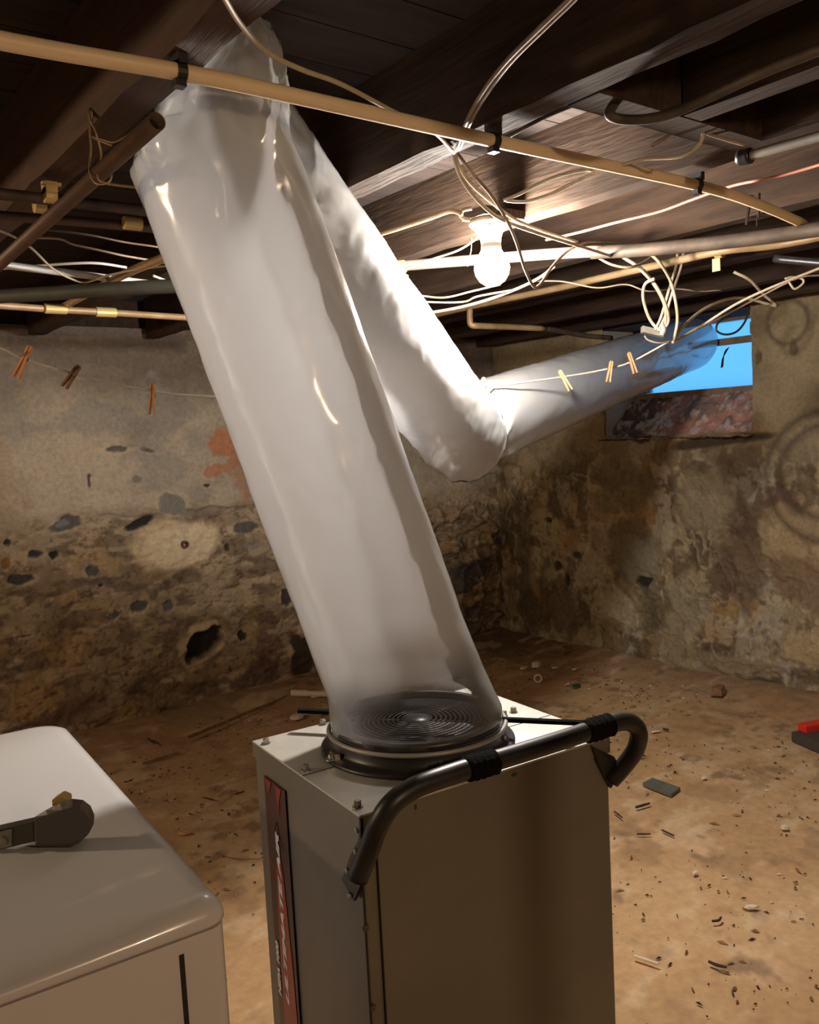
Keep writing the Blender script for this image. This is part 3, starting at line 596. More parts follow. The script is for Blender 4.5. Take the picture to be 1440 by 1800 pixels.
# ------------------------------------------------------------------ lampholders and bulbs
def lamp(c, m, label, lamp_on=True):
    c = np.array(c); t = thing('ceiling_lamp', label, 'lamp', tuple(c))
    zt = 1.995
    jx = min((q for q in JX if q > c[0]+.02))-.064
    obj('mounting_board', boxg((c[0]-.06, c[1]-.045, zt), (jx-.002, c[1]+.045, zt+.022)), M['joist'], t)
    s = zt-c[2]
    obj('lampholder', lathe([(.0,s),(.055,s),(.056,s-.012),(.045,s-.022),(.032,s-.034),(.027,s-.05),(.026,s-.062),(.0,s-.062)], c, 32), M['porc'], t, smooth=True)
    prof = [(.0,-.047),(.018,-.043),(.033,-.033),(.043,-.017),(.047,.0),(.044,.016),(.036,.031),(.0275,.045)]
    obj('bulb_globe', lathe(prof, c, 32), m, t, smooth=True)
    obj('bulb_neck', lathe([(.0275,.045),(.0265,s-.062),(0,s-.06)], c, 24), M['pvc'], t, smooth=True)
    return t
bc = at(865,472,2.29)
L1 = lamp(bc, M['bulb'], 'bare lit bulb in a porcelain lampholder on the ceiling')
obj('pull_chain', tube([at(829,418,2.27), at(828,440,2.27), at(822,468,2.27)], .0012, 5), M['wire'], L1)
obj('screw', lathe([(0,0),(.006,0),(.006,.004),(0,.004)], np.array([bc[0]-.03, bc[1]-.03, 1.972]), 8), M['bolt'], L1)
lamp((.62,-1.1,1.87), M['bulb2'], 'warm lit bulb on the ceiling behind the viewer')
lamp((-1.35,2.55,1.87), M['bulb3'], 'warm lit bulb on the ceiling beyond the left edge')
obj('shadow_post', merge(lathe([(0,0),(.07,0),(.07,.008),(.024,.010),(.024,1.985),(.07,1.987),(.07,1.996),(0,1.996)], (.825,-.06,.0), 24)), M['pipe_dk'], label='unseen steel post added to cast the dark band on the machine front', cat='post')  # added out of view so its shadow bands the machine front

# ------------------------------------------------------------------ clothesline and pins
LN = [(-60,592,1.85),(0,612,1.95),(50,633,2.0),(130,657,2.07),(265,687,2.18),(378,697,2.28),(560,700,2.50),(720,694,2.70),(850,681,2.78),(1000,661,3.05),(1075,647,3.12),(1110,636,3.14),(1150,615,3.1),(1180,598,3.0)]
LP = [at(*p) for p in LN]
obj('clothesline', tube(LP, .0033, 8), M['rope'], label='white cord clothesline sagging across the room behind the sleeve', cat='clothesline', smooth=True)
def pin(name, label, top, bot, dd, m, first):
    a, b = at(*top, dd-.01), at(*bot, dd-.01); ax = b-a; L = np.linalg.norm(ax); z = ax/L
    fx = np.cross(z, -fwd); fx /= np.linalg.norm(fx); fy = np.cross(z, fx)
    R = Matrix(((fx[0], fy[0], z[0], a[0]), (fx[1], fy[1], z[1], a[1]), (fx[2], fy[2], z[2], a[2]), (0,0,0,1)))
    if first is None:
        t = thing('clothespin', label, 'clothespin', (0,0,0), 'wooden clothespins on the cord')
        s = lambda g: g
        for sg in (-1, 1):
            pr = [(sg*.001, -.0055, 0), (sg*.006, -.0055, .004), (sg*.0065, -.0055, .03), (sg*.0085, -.0055, .075), (sg*.0045, -.0055, .075), (sg*.0012, -.0055, .034)]
            obj('prong', prism(pr, (0,.011,0)), m, t)
        obj('spring', merge(tube([(-.0085,0,.030),(.0085,0,.030)], .0032, 8, sm=False), tube([(.0085,-.006,.030),(.0085,.006,.030)], .0012, 6, sm=False)), M['bolt'], t)
    else:
        t = first.copy(); C.objects.link(t); t['label'] = label
        for ch in first.children:
            c2 = ch.copy(); C.objects.link(c2); c2.parent = t
            if ch.name.startswith('prong') and m is not None: c2.data = ch.data.copy(); c2.data.materials[0] = m
    t.matrix_world = R@Matrix.Diagonal((1, 1, L/.075, 1))
    return t
pn = pin('a', 'leftmost clothespin, leaning, near the left edge', (54,608), (28,664), 2.0, M['pin'], None)
pin('a', 'second clothespin from the left edge, tilted and dark', (139,642), (113,681), 2.07, M['stick'], pn)
pin('a', 'upright clothespin just left of the large sleeve', (268,674), (267,728), 2.19, M['pin'], pn)
pin('a', 'bright yellow clothespin beside the sleeve elbow', (849,663), (858,698), 2.78, M['pin_y'], pn)
pin('a', 'pale slanted clothespin in front of the far sleeve', (983,651), (1003,686), 3.03, M['pin_y'], pn)
pin('a', 'orange clothespin leaning left, second from the window end', (1075,634), (1069,672), 3.1, M['pin'], pn)
pin('a', 'orange clothespin leaning right, nearest the window', (1105,619), (1117,656), 3.12, M['pin'], pn)

# ------------------------------------------------------------------ air scrubber box
A0 = np.array([.698, 1.086]); an = math.radians(-4.85)
u = np.array([math.cos(an), math.sin(an), 0]); v = np.array([-math.sin(an), math.cos(an), 0]); zz = np.array([0, 0, 1.0])
BW, BD, BH = .534, .4255, .87
def bp(a, b, z): return np.array([A0[0], A0[1], 0])+u*a+v*b+zz*z
box = thing('air_scrubber', 'tall grey metal air cleaning machine with the milky sleeve clamped on top', 'air cleaner', tuple(bp(BW/2, BD/2, 0)))
obj('body', obox(bp(.003,.003,.03), u*(BW-.006), v*(BD-.006), zz*(BH-.033)), M['panel'], box, bevel=.003)
obj('top_plate', obox(bp(0,0,BH-.004), u*BW, v*BD, zz*.005), M['galv'], box, bevel=.001)
obj('top_flange', merge(obox(bp(0,0,BH-.03), u*BW, v*.003, zz*.028), obox(bp(0,0,BH-.03), u*.003, v*BD, zz*.028), obox(bp(BW-.003,0,BH-.03), u*.003, v*BD, zz*.028)), M['panel'], box)
obj('base_frame', obox(bp(.01,.01,0), u*(BW-.02), v*(BD-.02), zz*.03), M['black'], box)
for a_, b2, l_ in ((0,.20,.20),(.36,.16,.17)): obj('plate_seam', obox(bp(a_,b2,BH+.001), u*l_, v*.002, zz*.0006), M['seam'], box)
obj('panel_seam', merge(obox(bp(.026,-.001,.03), u*.0022, v*.004, zz*(BH-.09)), obox(bp(-.0012,.0,.03), u*.003, v*.002, zz*(BH-.06))), M['seam'], box)
nA = -v
for (x, y) in [(643,1631),(655,1771)]:
    c = onp(x, y, bp(0,0,0), nA); obj('panel_screw', lathe([(0,.004),(.005,.003),(.006,0)], c, 10, nA), M['pipe_br'], box)
for i, (x, y) in enumerate([(468,1307),(538,1354),(629,1418),(568,1273),(903,1252),(886,1258)]):
    c = on(x, y, 2, BH+.001)
    obj('bolt', merge(lathe([(.009,0),(.009,.0015),(0,.0015)], c, 16), lathe([(.0065,.001),(.0065,.009),(.005,.0105),(0,.0105)], c, 6)), M['bolt'], box)
for (x, y, m) in [(536,1317,'chip_w')]: pass
# collar and grille
cc = on(735,1303,2,BH+.002); cc = np.array([cc[0], cc[1], BH+.001])
D0 = float(np.dot(cc-CP, fwd)); RF = 170/F*D0; RC = 144/F*D0
col_ = obj('collar_flange', lathe([(RC-.01,.0),(RF,.0),(RF,.005),(RF-.004,.007),(RC+.012,.008),(RC+.006,.014),(RC+.004,.040),(RC+.007,.043),(RC+.007,.050),(RC+.001,.053),(RC-.012,.053),(RC-.014,.0)], cc, 96), M['black'], box, smooth=True)
gb = []
for k in range(1, 15):
    r = RC*(.12+.88*k/15)
    gb.append(tube([cc+np.array([r*math.cos(t), r*math.sin(t), .046-.006*(r/RC)**2]) for t in np.linspace(0, 2*math.pi, 73)], .0012, 6, cap=False, sm=False))
for k in range(6):
    t = k*math.pi/3+.2; gb.append(tube([cc+np.array([.02*math.cos(t), .02*math.sin(t), .042]), cc+np.array([RC*math.cos(t), RC*math.sin(t), .038])], .0018, 6, sm=False))
gb.append(lathe([(0,.047),(.024,.047),(.026,.044)], cc, 32))
obj('fan_grille', merge(*gb), M['grille'], box, smooth=True)
obj('fan_well', lathe([(0,.008),(RC-.012,.008),(RC-.012,.04)], cc, 48), mat('dark_fan_well', (.03,.032,.04), .5), box)
for (x, y) in [(583,1335),(737,1351),(885,1302)]:
    c = on(x, y, 2, BH+.008); rd = (c-cc)/np.linalg.norm(c-cc); tg = np.array([-rd[1], rd[0], 0])
    obj('clamp_screw', merge(lathe([(.011,0),(.011,.002),(.006,.003),(.006,.010),(0,.011)], c, 12), obox(c-tg*.012+rd*-.012, tg*.024, rd*.010, zz*.012)), M['bolt'], box)
# handle in front of the top edge
off = .052; p0 = bp(0,-off,0)
H = lambda x, y, o=0: onp(x, y, bp(0, -off+o, 0), v)
hp = [H(628,1545,.036), H(650,1490,.024), H(665,1450,.008), H(690,1412), H(730,1384), H(790,1362), H(850,1343), H(920,1322), H(990,1300), H(1050,1280), H(1088,1269), H(1112,1272), H(1123,1290,.0), H(1117,1318,.015), H(1098,1345,.035), H(1074,1372,.05)]
hd = obj('handle_tube', tube(hp, .0165, 18, n=8), M['black_tube'], box, smooth=True)
for (a, b) in [((818,1353),(872,1338)), ((1028,1287),(1074,1273))]:
    q0, q1 = H(*a), H(*b); ax = q1-q0; L = np.linalg.norm(ax); pr = []
    random.seed(9)
    for i in range(15): pr.append((.0205+random.uniform(-.0012, .0015) if 0 < i < 14 else .0165, L*i/14))
    obj('foam_wrap', lathe(pr, q0, 28, ax), M['foam'], hd, smooth=True)
# flat mounting plates
pl_ = [(632,1438),(640,1440),(637,1475),(655,1500),(622,1584),(601,1544),(616,1503),(633,1470)]
nL = -u
PL = [onp(x, y, bp(-.006,0,0), nL) for x, y in [(634,1440),(634,1472),(640,1500),(640,1540),(622,1584),(601,1546),(616,1503),(629,1478)]]
obj('handle_bracket', prism(PL, u*.005), M['black_tube'], box)
for (x, y) in [(626,1497),(611,1530),(630,1543),(615,1574),(628,1459)]:
    c = onp(x, y, bp(-.007,0,0), nL); obj('bracket_screw', lathe([(0,.004),(.004,.003),(.0052,0)], c, 10, nL), M['bolt'], box)
PR = [bp(BW+.001,.0,BH-.012), bp(BW+.001,.10,BH-.012), bp(BW+.001,.06,BH-.07), bp(BW+.001,.0,BH-.10)]
PR = [H(1042,1312,.045), H(1080,1330,.045), H(1092,1352,.045), H(1075,1386,.049), H(1066,1372,.049), H(1050,1340,.049)]
obj('handle_bracket', prism(PR, v*.012), M['black_tube'], box)
# thin bar behind the collar
q0, q1 = at(522,1254,2.05), at(1042,1276,1.62)
q0 = onp(522,1253,bp(0,BD+.02,0), v); q0 = q0; 
b0 = on(523,1254,2,.905); b1 = on(1045,1277,2,.905)
obj('rear_bar', obox(b0, b1-b0, zz*.007, np.cross((b1-b0)/np.linalg.norm(b1-b0), zz)*-.012), M['foam'], box)
obj('green_tag', obox(bp(.30,-.0012,BH-.016), u*.010, v*.002, zz*.005), M['green'], box)
obj('green_tag', obox(bp(.10,-.0012,BH-.018), u*.004, v*.002, zz*.008), M['green'], box)
# printed side label
LB = [onp(x, y, bp(-.0012,0,0), nL) for x, y in [(463,1363),(500,1391)]]
b0 = float(np.dot(LB[0]-bp(0,0,0), v)); b1 = float(np.dot(LB[1]-bp(0,0,0), v)); zt = (LB[0][2]+LB[1][2])/2
z0 = .30
lb = obj('side_label', obox(bp(-.0006,b1,z0), u*.0006*2, v*(b0-b1), zz*(zt-z0)), mat('label_black', (.035,.012,.010), .35, col2=(.06,.016,.012), scale=12), box)
def lq(f, z): return bp(-.0012, b1+(b0-b1)*f, z)
red = mat('label_red', (.42,.03,.018), .35, col2=(.30,.05,.02), scale=8); redd = mat('label_dark_red', (.20,.018,.014), .35)
Lh = zt-z0
obj('label_flame', merge(prism([lq(.06,z0), lq(.74,z0), lq(.72,z0+Lh*.35), lq(.64,z0+Lh*.66), lq(.46,z0+Lh*.76), lq(.32,z0+Lh*.66), lq(.16,z0+Lh*.35)], -u*.0006)), red, lb)
obj('label_flame', merge(prism([lq(.45,zt-.002), lq(.15,zt-.002), lq(.28,zt-.028), lq(.30,zt-.055), lq(.40,zt-.024)], -u*.0006), prism([lq(.95,zt-.002), lq(.62,zt-.002), lq(.75,zt-.025)], -u*.0006),
    tube([lq(.65,zt-.10), lq(.5,zt-.075), lq(.25,zt-.12)], .0007, 4, sm=False)), redd, lb)
def text(name, s, pos, xdir, ydir, size, m, parent, shear=0, length=None):
    cu = bpy.data.curves.new('t', 'FONT'); cu.body = s; cu.size = size; cu.extrude = .0002; cu.shear = shear; cu.offset = .0009
    o = bpy.data.objects.new('t', cu); C.objects.link(o); bpy.context.view_layer.update()
    me = bpy.data.meshes.new_from_object(o.evaluated_get(bpy.context.evaluated_depsgraph_get()))
    V = [p.co.copy() for p in me.vertices]; Fc = [tuple(f.vertices) for f in me.polygons]
    bpy.data.objects.remove(o); sx = 1
    wd = max(p.x for p in V)-min(p.x for p in V)
    if length: sx = length/wd
    nz = np.cross(xdir, ydir)
    return obj(name, ([pos+xdir*p.x*sx+ydir*p.y+nz*p.z for p in V], Fc), m, parent)
wht = mat('label_white', (.9,.88,.84), .5)
pz_ = lambda y, x=500: onp(x, y, bp(-.001,0,0), nL)[2]
za, zb = pz_(1778, 515), pz_(1466, 487)
text('label_lettering', 'ULTIMATE AIR', bp(-.0022, b1+(b0-b1)*.42, za), zz, v, .019, wht, lb, .35, zb-za)
za, zb = pz_(1760, 503), pz_(1656, 490)
text('label_lettering', 'HEPA 1000', bp(-.0022, b1+(b0-b1)*.80, za), zz, v, .017, wht, lb, .25, zb-za)

# ------------------------------------------------------------------ milky film sleeve
sl = thing('plastic_sleeve', 'long milky plastic air sleeve rising, folding down and leading to the window', 'air duct', tuple(cc+np.array([0,0,.05])))
def sweep(name, keys, seed, clearf, wr=.002, n=110, seg=72, ref=None, diag=0, crump=None):
    # keys: (centre, normal, ra, rb)
    K = len(keys); V = []; cl = []
    ts = np.linspace(0, K-1, n)
    Cn = np.array([k[0] for k in keys]); Nn = np.array([k[1]/np.linalg.norm(k[1]) for k in keys]); Ra = [k[2] for k in keys]; Rb = [k[3] for k in keys]
    acc = [0]; 
    for i in range(1, K): acc.append(acc[-1]+np.linalg.norm(Cn[i]-Cn[i-1]))
    S = np.linspace(0, acc[-1], n)
    rng = np.random.RandomState(seed)
    ref = RT if ref is None else ref
    for i, s in enumerate(S):
        c = np.array([np.interp(s, acc, Cn[:, k]) for k in range(3)]); nn = np.array([np.interp(s, acc, Nn[:, k]) for k in range(3)]); nn /= np.linalg.norm(nn)
        ra = np.interp(s, acc, Ra); rb = np.interp(s, acc, Rb)
        a = ref-nn*np.dot(ref, nn); a /= np.linalg.norm(a); b = np.cross(nn, a)
        for k in range(seg):
            th = 2*math.pi*k/seg
            V.append((c, a, b, ra, rb, th, s))
    th = np.array([q[5] for q in V]); s = np.array([q[6] for q in V]); cx, sy = np.cos(th), np.sin(th)
    w1 = fbm(cx*1.3+5+diag*s*2, sy*1.3+s*3+9, 2.2, seed)-.5
    w2 = fbm(cx*4+9, sy*4+s*28+diag*cx*10, 1.2, seed+9, 3)-.5
    w3 = (vnoise(th/6.283*90+s*14, s*26, seed+17)-.5)*np.clip((vnoise(th/6.283*5+3, s*4, seed+18)-.55)*5, 0, 1)
    d = w1*wr*4+w2*wr*1.3+w3*wr*1.6
    # film tends to lie against the rim near both ends
    P = np.array([q[0]+(q[1]*q[3]*math.cos(q[5])+q[2]*q[4]*math.sin(q[5])) for q in V])
    ctr = np.array([q[0] for q in V]); dirn = (P-ctr)/np.linalg.norm(P-ctr, axis=1)[:, None]
    if crump is not None: d = d+crump(s, acc[-1])*(fbm(cx*3+1, sy*3+s*9, 1.5, seed+5)-.5)
    P = P+dirn*d[:, None]
    # pressed against the joist side
    hi = P[:, 2] > 1.97; P[:, 0] = np.where(hi & (P[:, 0] < .597), .597+.01*(s-s.min()) % .006, P[:, 0]); P[:, 2] = np.minimum(P[:, 2], 2.192)
    Fc = [(i*seg+k, i*seg+(k+1) % seg, (i+1)*seg+(k+1) % seg, (i+1)*seg+k) for i in range(n-1) for k in range(seg)]
    o = obj(name, (P.tolist(), Fc), M['film'], sl, smooth=True)
    at_ = o.data.attributes.new('clear', 'FLOAT', 'POINT'); at_.data.foreach_set('value', np.array(clearf(s, acc[-1]), np.float32))
    return o
R0 = .143
b_ = cc+zz*.052
A1 = np.array(at(372,262,1.5)); A2 = np.array(at(385,190,1.50)); A3 = np.array(at(400,110,1.50)); A4 = np.array(at(428,48,1.50))
dA = (A1-b_)/np.linalg.norm(A1-b_)
keys = [(b_-zz*.012, zz, RC+.006, RC+.006), (b_+zz*.01, zz, RC+.007, RC+.007), (b_+dA*.06+zz*.01, zz*.7+dA*.5, R0*1.03, R0*1.03), (b_+dA*.16, dA, R0, R0), (A1, dA, R0, R0), (A2, dA, R0*.86, R0*.9), (A3, dA, R0*.66, R0*.7), (A4, dA, R0*.24, R0*.4)]
sweep('rising_section', keys, 31, lambda s, L: .22+.78*ss(.17, .08, s)+.25*ss(L-.4, L, s), wr=.0014, n=170, crump=lambda s, L: .05*ss(L-.34, L-.12, s)+.012*ss(L-.55, L-.35, s)*0)
B0 = np.array(at(415,110,1.68)); B1 = np.array(at(418,200,1.74)); B2 = np.array(at(448,300,1.78)); B3 = np.array(at(806,757,2.80)); C3 = np.array(at(1222,601,4.97))
dB = (B3-B2)/np.linalg.norm(B3-B2); dC = (C3-B3)/np.linalg.norm(C3-B3); mit = dB+dC; mit /= np.linalg.norm(mit)
keys = [(B0, dB, .05, .05), (B1, dB, R0*.68, R0*.75), (B2, dB, R0*.97, R0*.97), (B3-dB*.22, dB, R0, R0), (B3-dB*.02, dB+.3*mit, R0*1.02, R0*1.0), (B3+dB*.055+dC*.01, mit*.7+dB*.3, R0*1.0, R0*1.02)]
sweep('descending_section', keys, 57, lambda s, L: .20+.25*ss(L-.35, L, s)+.2*ss(.4,.1,s), wr=.0024, n=170, diag=1.2, crump=lambda s, L: .03*ss(.4, .1, s)+.02*ss(L-.2, L, s))
keys = [(B3+dB*.055+dC*.01, mit*.7+dB*.3, R0*1.0, R0*1.02), (B3+dC*.10, mit*.4+dC*.6, R0*.99, R0*1.0), (B3+dC*.24, dC, R0*.97, R0*.97), (C3-dC*.3, dC, R0*1.0, R0*1.0), (C3-dC*.10, dC, R0*1.02, R0*1.0), (C3, dC, R0*.9, R0*.9)]
sweep('window_section', keys, 77, lambda s, L: .28+.64*ss(L-.75, L-.05, s), wr=.0016, n=140, diag=.6, crump=lambda s, L: .02*ss(.2, 0, s))
# wire clamp holding the sleeve
obj('band_clamp', tube([cc+np.array([(RC+.0115)*math.cos(t), (RC+.0115)*math.sin(t), .036]) for t in np.linspace(0, 2*math.pi, 97)], .0045, 8, cap=False, sm=False), M['wire'], sl, smooth=True)

# ------------------------------------------------------------------ dryer
dy = thing('clothes_dryer', 'white enamelled clothes dryer in the lower left corner', 'dryer', (.1, 1.4, 0))
an = math.radians(-3.7); du = np.array([math.cos(an), math.sin(an), 0]); dv = np.array([-math.sin(an), math.cos(an), 0])
O = on(397,1592,2,.885); O[2] = 0                 # front right corner on the floor
DWd, DDp = .69, .885
def dpt(a, b, z): return O+du*a+dv*b+zz*z         # a <= 0 to the left
def rrect(a0, b0, a1, b1, r, z, rf=None, n=8):
    pts = []; rf = r if rf is None else rf
    for (ca, cb, t0, rr) in [(a1-rf, b0+rf, -90, rf), (a1-r, b1-r, 0, r), (a0+r, b1-r, 90, r), (a0+rf, b0+rf, 180, rf)]:
        for k in range(n+1):
            t = math.radians(t0+90*k/n); pts.append((ca+rr*math.cos(t), cb+rr*math.sin(t), z))
    return pts
def loft(rings):
    V = []; Fc = []; n = len(rings[0])
    for r in rings: V += [dpt(*p) for p in r]
    for i in range(len(rings)-1):
        for k in range(n): Fc.append((i*n+k, i*n+(k+1) % n, (i+1)*n+(k+1) % n, (i+1)*n+k))
    Fc.append(tuple(range(n))[::-1]); Fc.append(tuple((len(rings)-1)*n+k for k in range(n)))
    return V, Fc
e = .006
obj('cabinet', loft([rrect(-DWd, .0, 0, DDp, .02, .02), rrect(-DWd, 0, 0, DDp, .02, .862)]), M['dryer'], dy, smooth=False)
def topring(ins, z, fr):
    p = rrect(-DWd+ins, ins, -ins, DDp-ins, .05, z, .025)
    a0, a1 = p[-1][0]+.0, p[0][0]
    p = p+[(a0+(a1-a0)*k/14, ins, z) for k in range(1, 14)]
    out = []
    for a, b, z_ in p:
        if b < .06: b = b+fr*.085*float(ss(.01, .40, -a))*float(ss(.01, .2, DWd+a))
        out.append((a, b, z_))
    return out
ring = [topring(*q) for q in [(0,.864,0),(-.003,.868,0),(-.003,.874,0),(-.001,.881,.06),(.006,.892,.5),(.016,.8985,.93),(.026,.9004,1.0),(.034,.9006,1.0),(.09,.9008,1.0)]]
rr2 = []
tpn = obj('top_panel', loft(ring+rr2), M['dryer'], dy, smooth=True)
for q in tpn.data.polygons:
    if len(q.vertices) > 4: q.use_smooth = False
gx = [-.055, -.053]
obj('door_gap', obox(dpt(-.062,-.001,.05), du*.006, dv*.004, zz*.795), M['seam'], dy)
for a, b in [(-.05,.05),(-.64,.05),(-.05,.8),(-.64,.8)]: obj('foot', lathe([(0,0),(.02,0),(.02,.02),(0,.02)], dpt(a, b, 0), 12), M['black'], dy)

# grey ended bar standing on the dryer
cb = on(112,1490,2,.903); nf = np.array([fwd[0], fwd[1], 0]); nf /= np.linalg.norm(nf)
Q = lambda x, y, o=0: onp(x, y, cb+nf*o, nf)
br = thing('clamp_bar', 'dark metal bar with rounded grey plastic end cap lying on the dryer', 'tool', tuple(cb))
out = [(61,1436),(80,1424),(105,1411),(128,1404),(146,1406),(159,1416),(166,1432),(165,1448),(156,1466),(140,1481),(126,1489),(62,1488)]
inn = [(62,1440),(84,1432),(108,1424),(126,1419),(140,1421),(150,1428),(156,1439),(155,1450),(148,1464),(136,1476),(122,1483),(64,1483)]
n = len(out)
Vv = [Q(*p, .012) for p in out]+[Q(*p, .0) for p in out]+[Q(*p, -.008) for p in inn]+[Q(*p, .03) for p in out]
Fc = [tuple(2*n+k for k in range(n))]+[(n+k, n+(k+1) % n, 2*n+(k+1) % n, 2*n+k) for k in range(n)]+[(k, (k+1) % n, n+(k+1) % n, n+k) for k in range(n)]+[(3*n+k, 3*n+(k+1) % n, (k+1) % n, k) for k in range(n)]+[tuple(3*n+k for k in range(n))[::-1]]
obj('end_cap', (Vv, Fc), M['grey_pl'], br)
obj('bar', prism([Q(66,1443), Q(66,1478), Q(-120,1522), Q(-120,1485)], nf*.018), M['bolt'] if 0 else mat('dull_metal_bar', (.09,.08,.065), .4, metal=.6), br)
obj('bar_plate', prism([Q(20,1458,-.003), Q(20,1487,-.003), Q(-40,1502,-.003), Q(-40,1473,-.003)], nf*.002), M['pipe_gy'], br)
obj('rivet', lathe([(0,.004),(.006,.003),(.007,0)], Q(6,1478,-.004), 12, -nf), M['bolt'], br)
obj('thumb_knob', lathe([(0,.012),(.010,.012),(.012,.004),(.012,-.01),(0,-.01)], Q(110,1408,.028), 6, nf), M['yellow'], br)

# ------------------------------------------------------------------ things on the floor
def fl(x, y, z=.012): return on(x, y, 2, z)
def stick(name, label, cat, a, b, r, m, group=None, z=.012, bend=.0):
    p, q = fl(*a, z), fl(*b, z); mid = (p+q)/2+np.cross(q-p, zz)*bend
    obj(name, tube([p, mid, q], [r, r*1.1, r*.8], 7), m, label=label, cat=cat, group=group)
stick('wood_lath', 'long thin lath lying along the foot of the left wall', 'stick', (330,1296), (505,1224), .008, M['stick'], z=.03)
stick('twig', 'pale split twig on the floor between dryer and machine', 'stick', (251,1342), (315,1322), .006, M['stick'])
stick('twig', 'thin pale stick on the floor low right of the machine', 'stick', (1115,1680), (1158,1694), .0035, M['chip_w'])
stick('twig', 'dark twig with a knobbly end near the bottom right', 'stick', (1246,1690), (1278,1700), .004, M['nail'], bend=.08)
stick('nail', 'dark nail on the floor beside the upper right of the machine', 'nail', (1080,1426), (1094,1437), .003, M['nail'])
stick('nail', 'dark bolt on the floor below the slate shard', 'nail', (1118,1419), (1142,1412), .0048, M['nail'])
stick('nail', 'rusty nail slanting right on the floor below the dark bolt', 'nail', (1164,1459), (1185,1469), .0032, M['nail'])
stick('nail', 'dark nail lying level left of the slanting nail', 'nail', (1120,1466), (1144,1466), .003, M['nail'])
stick('nail', 'dark nail on the floor between dryer and machine', 'nail', (359,1402), (376,1406), .003, M['nail'])
stick('nail', 'dark bolt right of the handle end', 'nail', (1166,1281), (1176,1283), .005, M['nail'])
stick('twig', 'short dark stick on the floor left of the machine', 'stick', (413,1396), (430,1391), .003, M['nail'])
stick('twig', 'short dark stick below the lath at the left wall', 'stick', (260,1298), (272,1307), .004, M['nail'], z=.02)
stick('twig', 'curved pale straw on the floor left of the machine', 'stick', (380,1500), (458,1510), .002, M['stick'], bend=.1)
stick('twig', 'small pale stick near the window wall', 'stick', (896,1173), (915,1173), .006, M['stick'], z=.02)
stick('twig', 'crooked dark twig in the middle of the right floor', 'stick', (1252,1619), (1268,1612), .0035, M['nail'], bend=.2)
def chunk(name, label, cat, x, y, sx, sy, sz, m, seed, ang=0, z=.008, group=None):
    rs = np.random.RandomState(seed); c = fl(x, y, z); n = 7; top = []; bot = []
    for k in range(n):
        t = 2*math.pi*k/n+rs.uniform(-.25, .25); r = rs.uniform(.75, 1.1); ca, sa = math.cos(ang), math.sin(ang)
        a, b = math.cos(t)*r*sx, math.sin(t)*r*sy
        bot.append(c+np.array([a*ca-b*sa, a*sa+b*ca, 0])); top.append(c+np.array([(a*ca-b*sa)*.85, (a*sa+b*ca)*.85, sz*rs.uniform(.8, 1.1)]))
    return obj(name, (bot+top, [tuple(range(n))[::-1], tuple(range(n, 2*n))]+[(k, (k+1) % n, n+(k+1) % n, n+k) for k in range(n)]), m, label=label, cat=cat, group=group)
S_ = [fl(*p, .014) for p in [(1130,1376),(1147,1367),(1196,1384),(1180,1396)]]
obj('slate_shard', prism(S_, (0,0,-.012)), M['slate'], label='flat dark grey slate shard on the floor right of the machine', cat='stone')
chunk('wood_chip', 'orange wood chip on the floor beside the dryer edge', 'wood chip', 323,1465, .012,.028,.008, M['pin'], 1, .9)
chunk('plaster_chip', 'white feather shaped chip on the lower right floor', 'chip', 1321,1595, .010,.024,.006, M['chip_w'], 2, .9)
chunk('plaster_chip', 'small white chip in the middle of the right floor', 'chip', 1222,1535, .014,.009,.005, M['chip_w'], 3)
chunk('plaster_chip', 'round white chip below the machine handle on the right floor', 'chip', 1238,1368, .012,.011,.007, M['chip_w'], 4)
chunk('plaster_chip', 'white flat flake just right of the handle bend', 'chip', 1152,1286, .028,.010,.004, M['chip_w'], 5, -.4)
chunk('plaster_chip', 'crumpled pale chip near the far right floor edge', 'chip', 1379,1456, .014,.014,.01, M['chip_w'], 6)
chunk('plaster_block', 'white block of plaster near the room corner', 'chip', 943,1172, .035,.022,.03, M['chip_w'], 7, z=.02)
chunk('plaster_chip', 'flat white flake left of the white plaster block', 'chip', 921,1175, .032,.016,.01, M['chip_w'], 8, z=.02)
chunk('plaster_chip', 'white flake right of the white plaster block', 'chip', 975,1174, .03,.012,.008, M['chip_w'], 9, z=.02)
chunk('plaster_chip', 'white flake farther right on the dark soil', 'chip', 1010,1177, .022,.010,.008, M['chip_w'], 10, z=.02)
chunk('brick_shard', 'yellowish stone on the dark soil at the window wall', 'stone', 997,1145, .05,.025,.035, M['pin_y'] if 0 else M['stick'], 11, z=.03)
chunk('leaf', 'dark green leaf with a white tip on the floor', 'leaf', 1013,1206, .035,.02,.008, M['green'], 12)
chunk('plaster_chip', 'white sliver pointing at the dark green leaf', 'chip', 998,1203, .024,.008,.005, M['chip_w'], 13)
chunk('brick_shard', 'pale brick shard at the foot of the window wall', 'stone', 1262,1220, .05,.035,.04, M['stick'], 14, z=.03)
chunk('plaster_chip', 'white chip on the silver machine top behind the handle', 'chip', 975,1281, .001,.001,.001, M['chip_w'], 15) if 0 else None
cu = thing('pipe_ring', 'small white pipe ring standing on the floor behind the machine', 'pipe piece', tuple(fl(945,1192,.02)))
obj('ring', lathe([(.016,.0),(.024,0),(.024,.03),(.016,.03),(.016,0)], fl(945,1192,.024), 20, (-.6,-.75,.2)), M['chip_w'], cu, smooth=False)
pc = [fl(513,1218,.045), fl(542,1219,.045)]
obj('pipe_offcut', hollow(pc[0], pc[1], .018, .003), M['chip_w'], label='short white pipe offcut lying at the left wall behind the machine', cat='pipe piece')
chunk('plaster_chip', 'small pile of white flakes beside the pipe offcut', 'chip', 556,1224, .035,.02,.012, M['chip_w'], 16, z=.025)
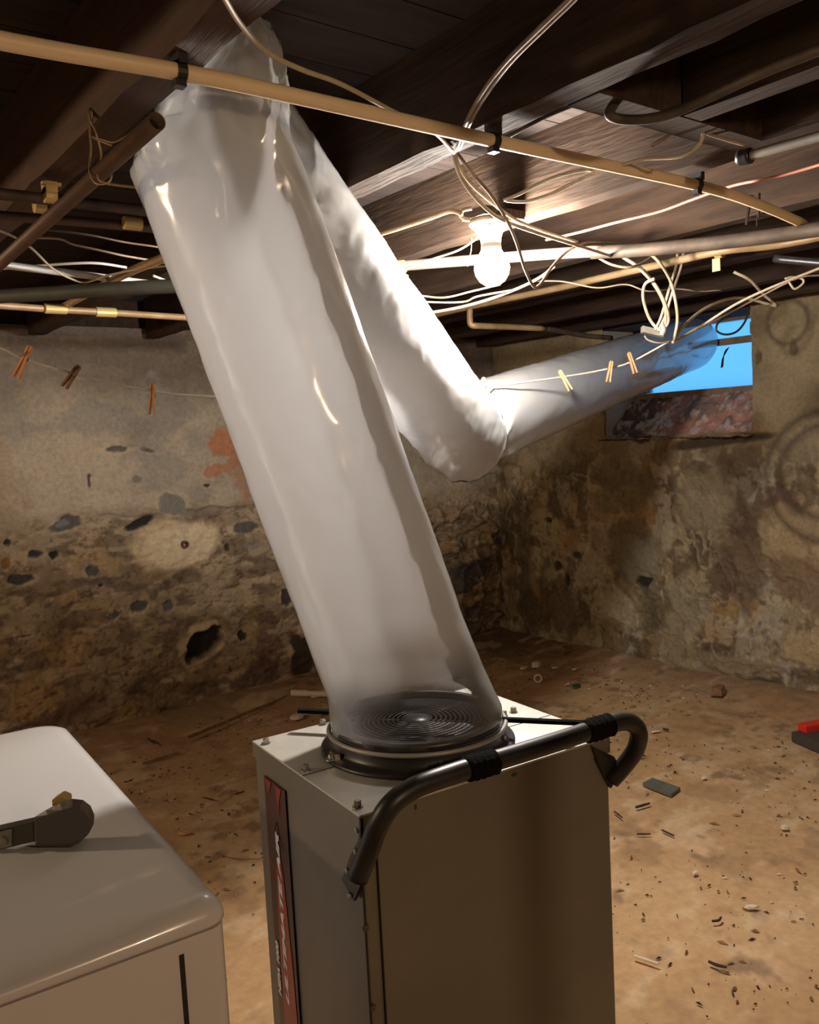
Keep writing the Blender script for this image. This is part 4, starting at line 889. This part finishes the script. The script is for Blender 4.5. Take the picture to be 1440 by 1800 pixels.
chunk('paper_scrap', 'white crumpled scrap at the end of the thin black bar', 'paper', 523,1262, .04,.03,.02, M['chip_w'], 17)
# red and dark grey tool case lying at the right edge
g0, g1, g2 = fl(1391,1286,.045), fl(1462,1316,.045), fl(1478,1241,.045)
ex = g1-g0; ey = g2-g0; ey = ey-ex*np.dot(ey, ex)/np.dot(ex, ex)
case = thing('tool_case', 'red and dark grey tool case lying on the floor at the right edge', 'case', tuple(g0-zz*.045))
obj('case_base', obox(g0-zz*.045, ex*1.2, ey, zz*.045), M['dkgrey'], case, bevel=.004)
obj('case_lid', obox(g0-ex*.05+ey*.10-zz*.045, ex*.22, ey*.95, zz*.075), M['red'], case, bevel=.006)
# fine litter nobody could count
rs = np.random.RandomState(77); gs = []; mi = []
for q, (cnt, big) in enumerate([(1300, .0055), (420, .005), (1000, .008)]):
    k = 0
    while k < cnt:
        x, y = rs.uniform(.9, 4.05), rs.uniform(.2, 4.35)
        dd = min(XR-x, YB-y)
        if rs.rand() > .28+.7*math.exp(-dd*1.6): continue
        if (.6 < x < 1.32 and .95 < y < 1.6) or (x > 3.6 and y < 2.3): continue
        if math.sin(x*5.1+y*2.3)+math.sin(y*6.7-x*3.1)+rs.uniform(-1.4, 1.4) < -.3: continue
        r = big*rs.uniform(.2, 1.0)**1.3; an = rs.uniform(0, 6.28); l = rs.uniform(.9, 3.0)
        a = np.array([math.cos(an), math.sin(an), 0])*r*l; b = np.array([-math.sin(an), math.cos(an), 0])*r*.7
        c = np.array([x, y, max(0, .40-dd)*.09])
        gs.append(([c-a, c+b, c+a*.9, c-b*.8, c+zz*(r*.6+.003)], [(0,4,1),(1,4,2),(2,4,3),(3,4,0),(0,1,2,3)])); mi += [q]*5; k += 1
lt = obj('fine_litter', merge(*gs), [M['nail'], M['chip_w'], M['stick']], label='fine dark and pale crumbs scattered over the dirt floor', cat='litter', kind='stuff')
lt.data.polygons.foreach_set('material_index', mi)
# drain pipe stub in the light plaster patch
bu, bv = back_pipe_uv
obj('pipe_stub', lathe([(.011,.05),(.011,-.045),(.019,-.045),(.019,.05)], (bu, YB, bv), 20, (0,1,0)), M['pipe_br'], label='rusty pipe stub in the pale plaster patch on the left wall', cat='pipe')
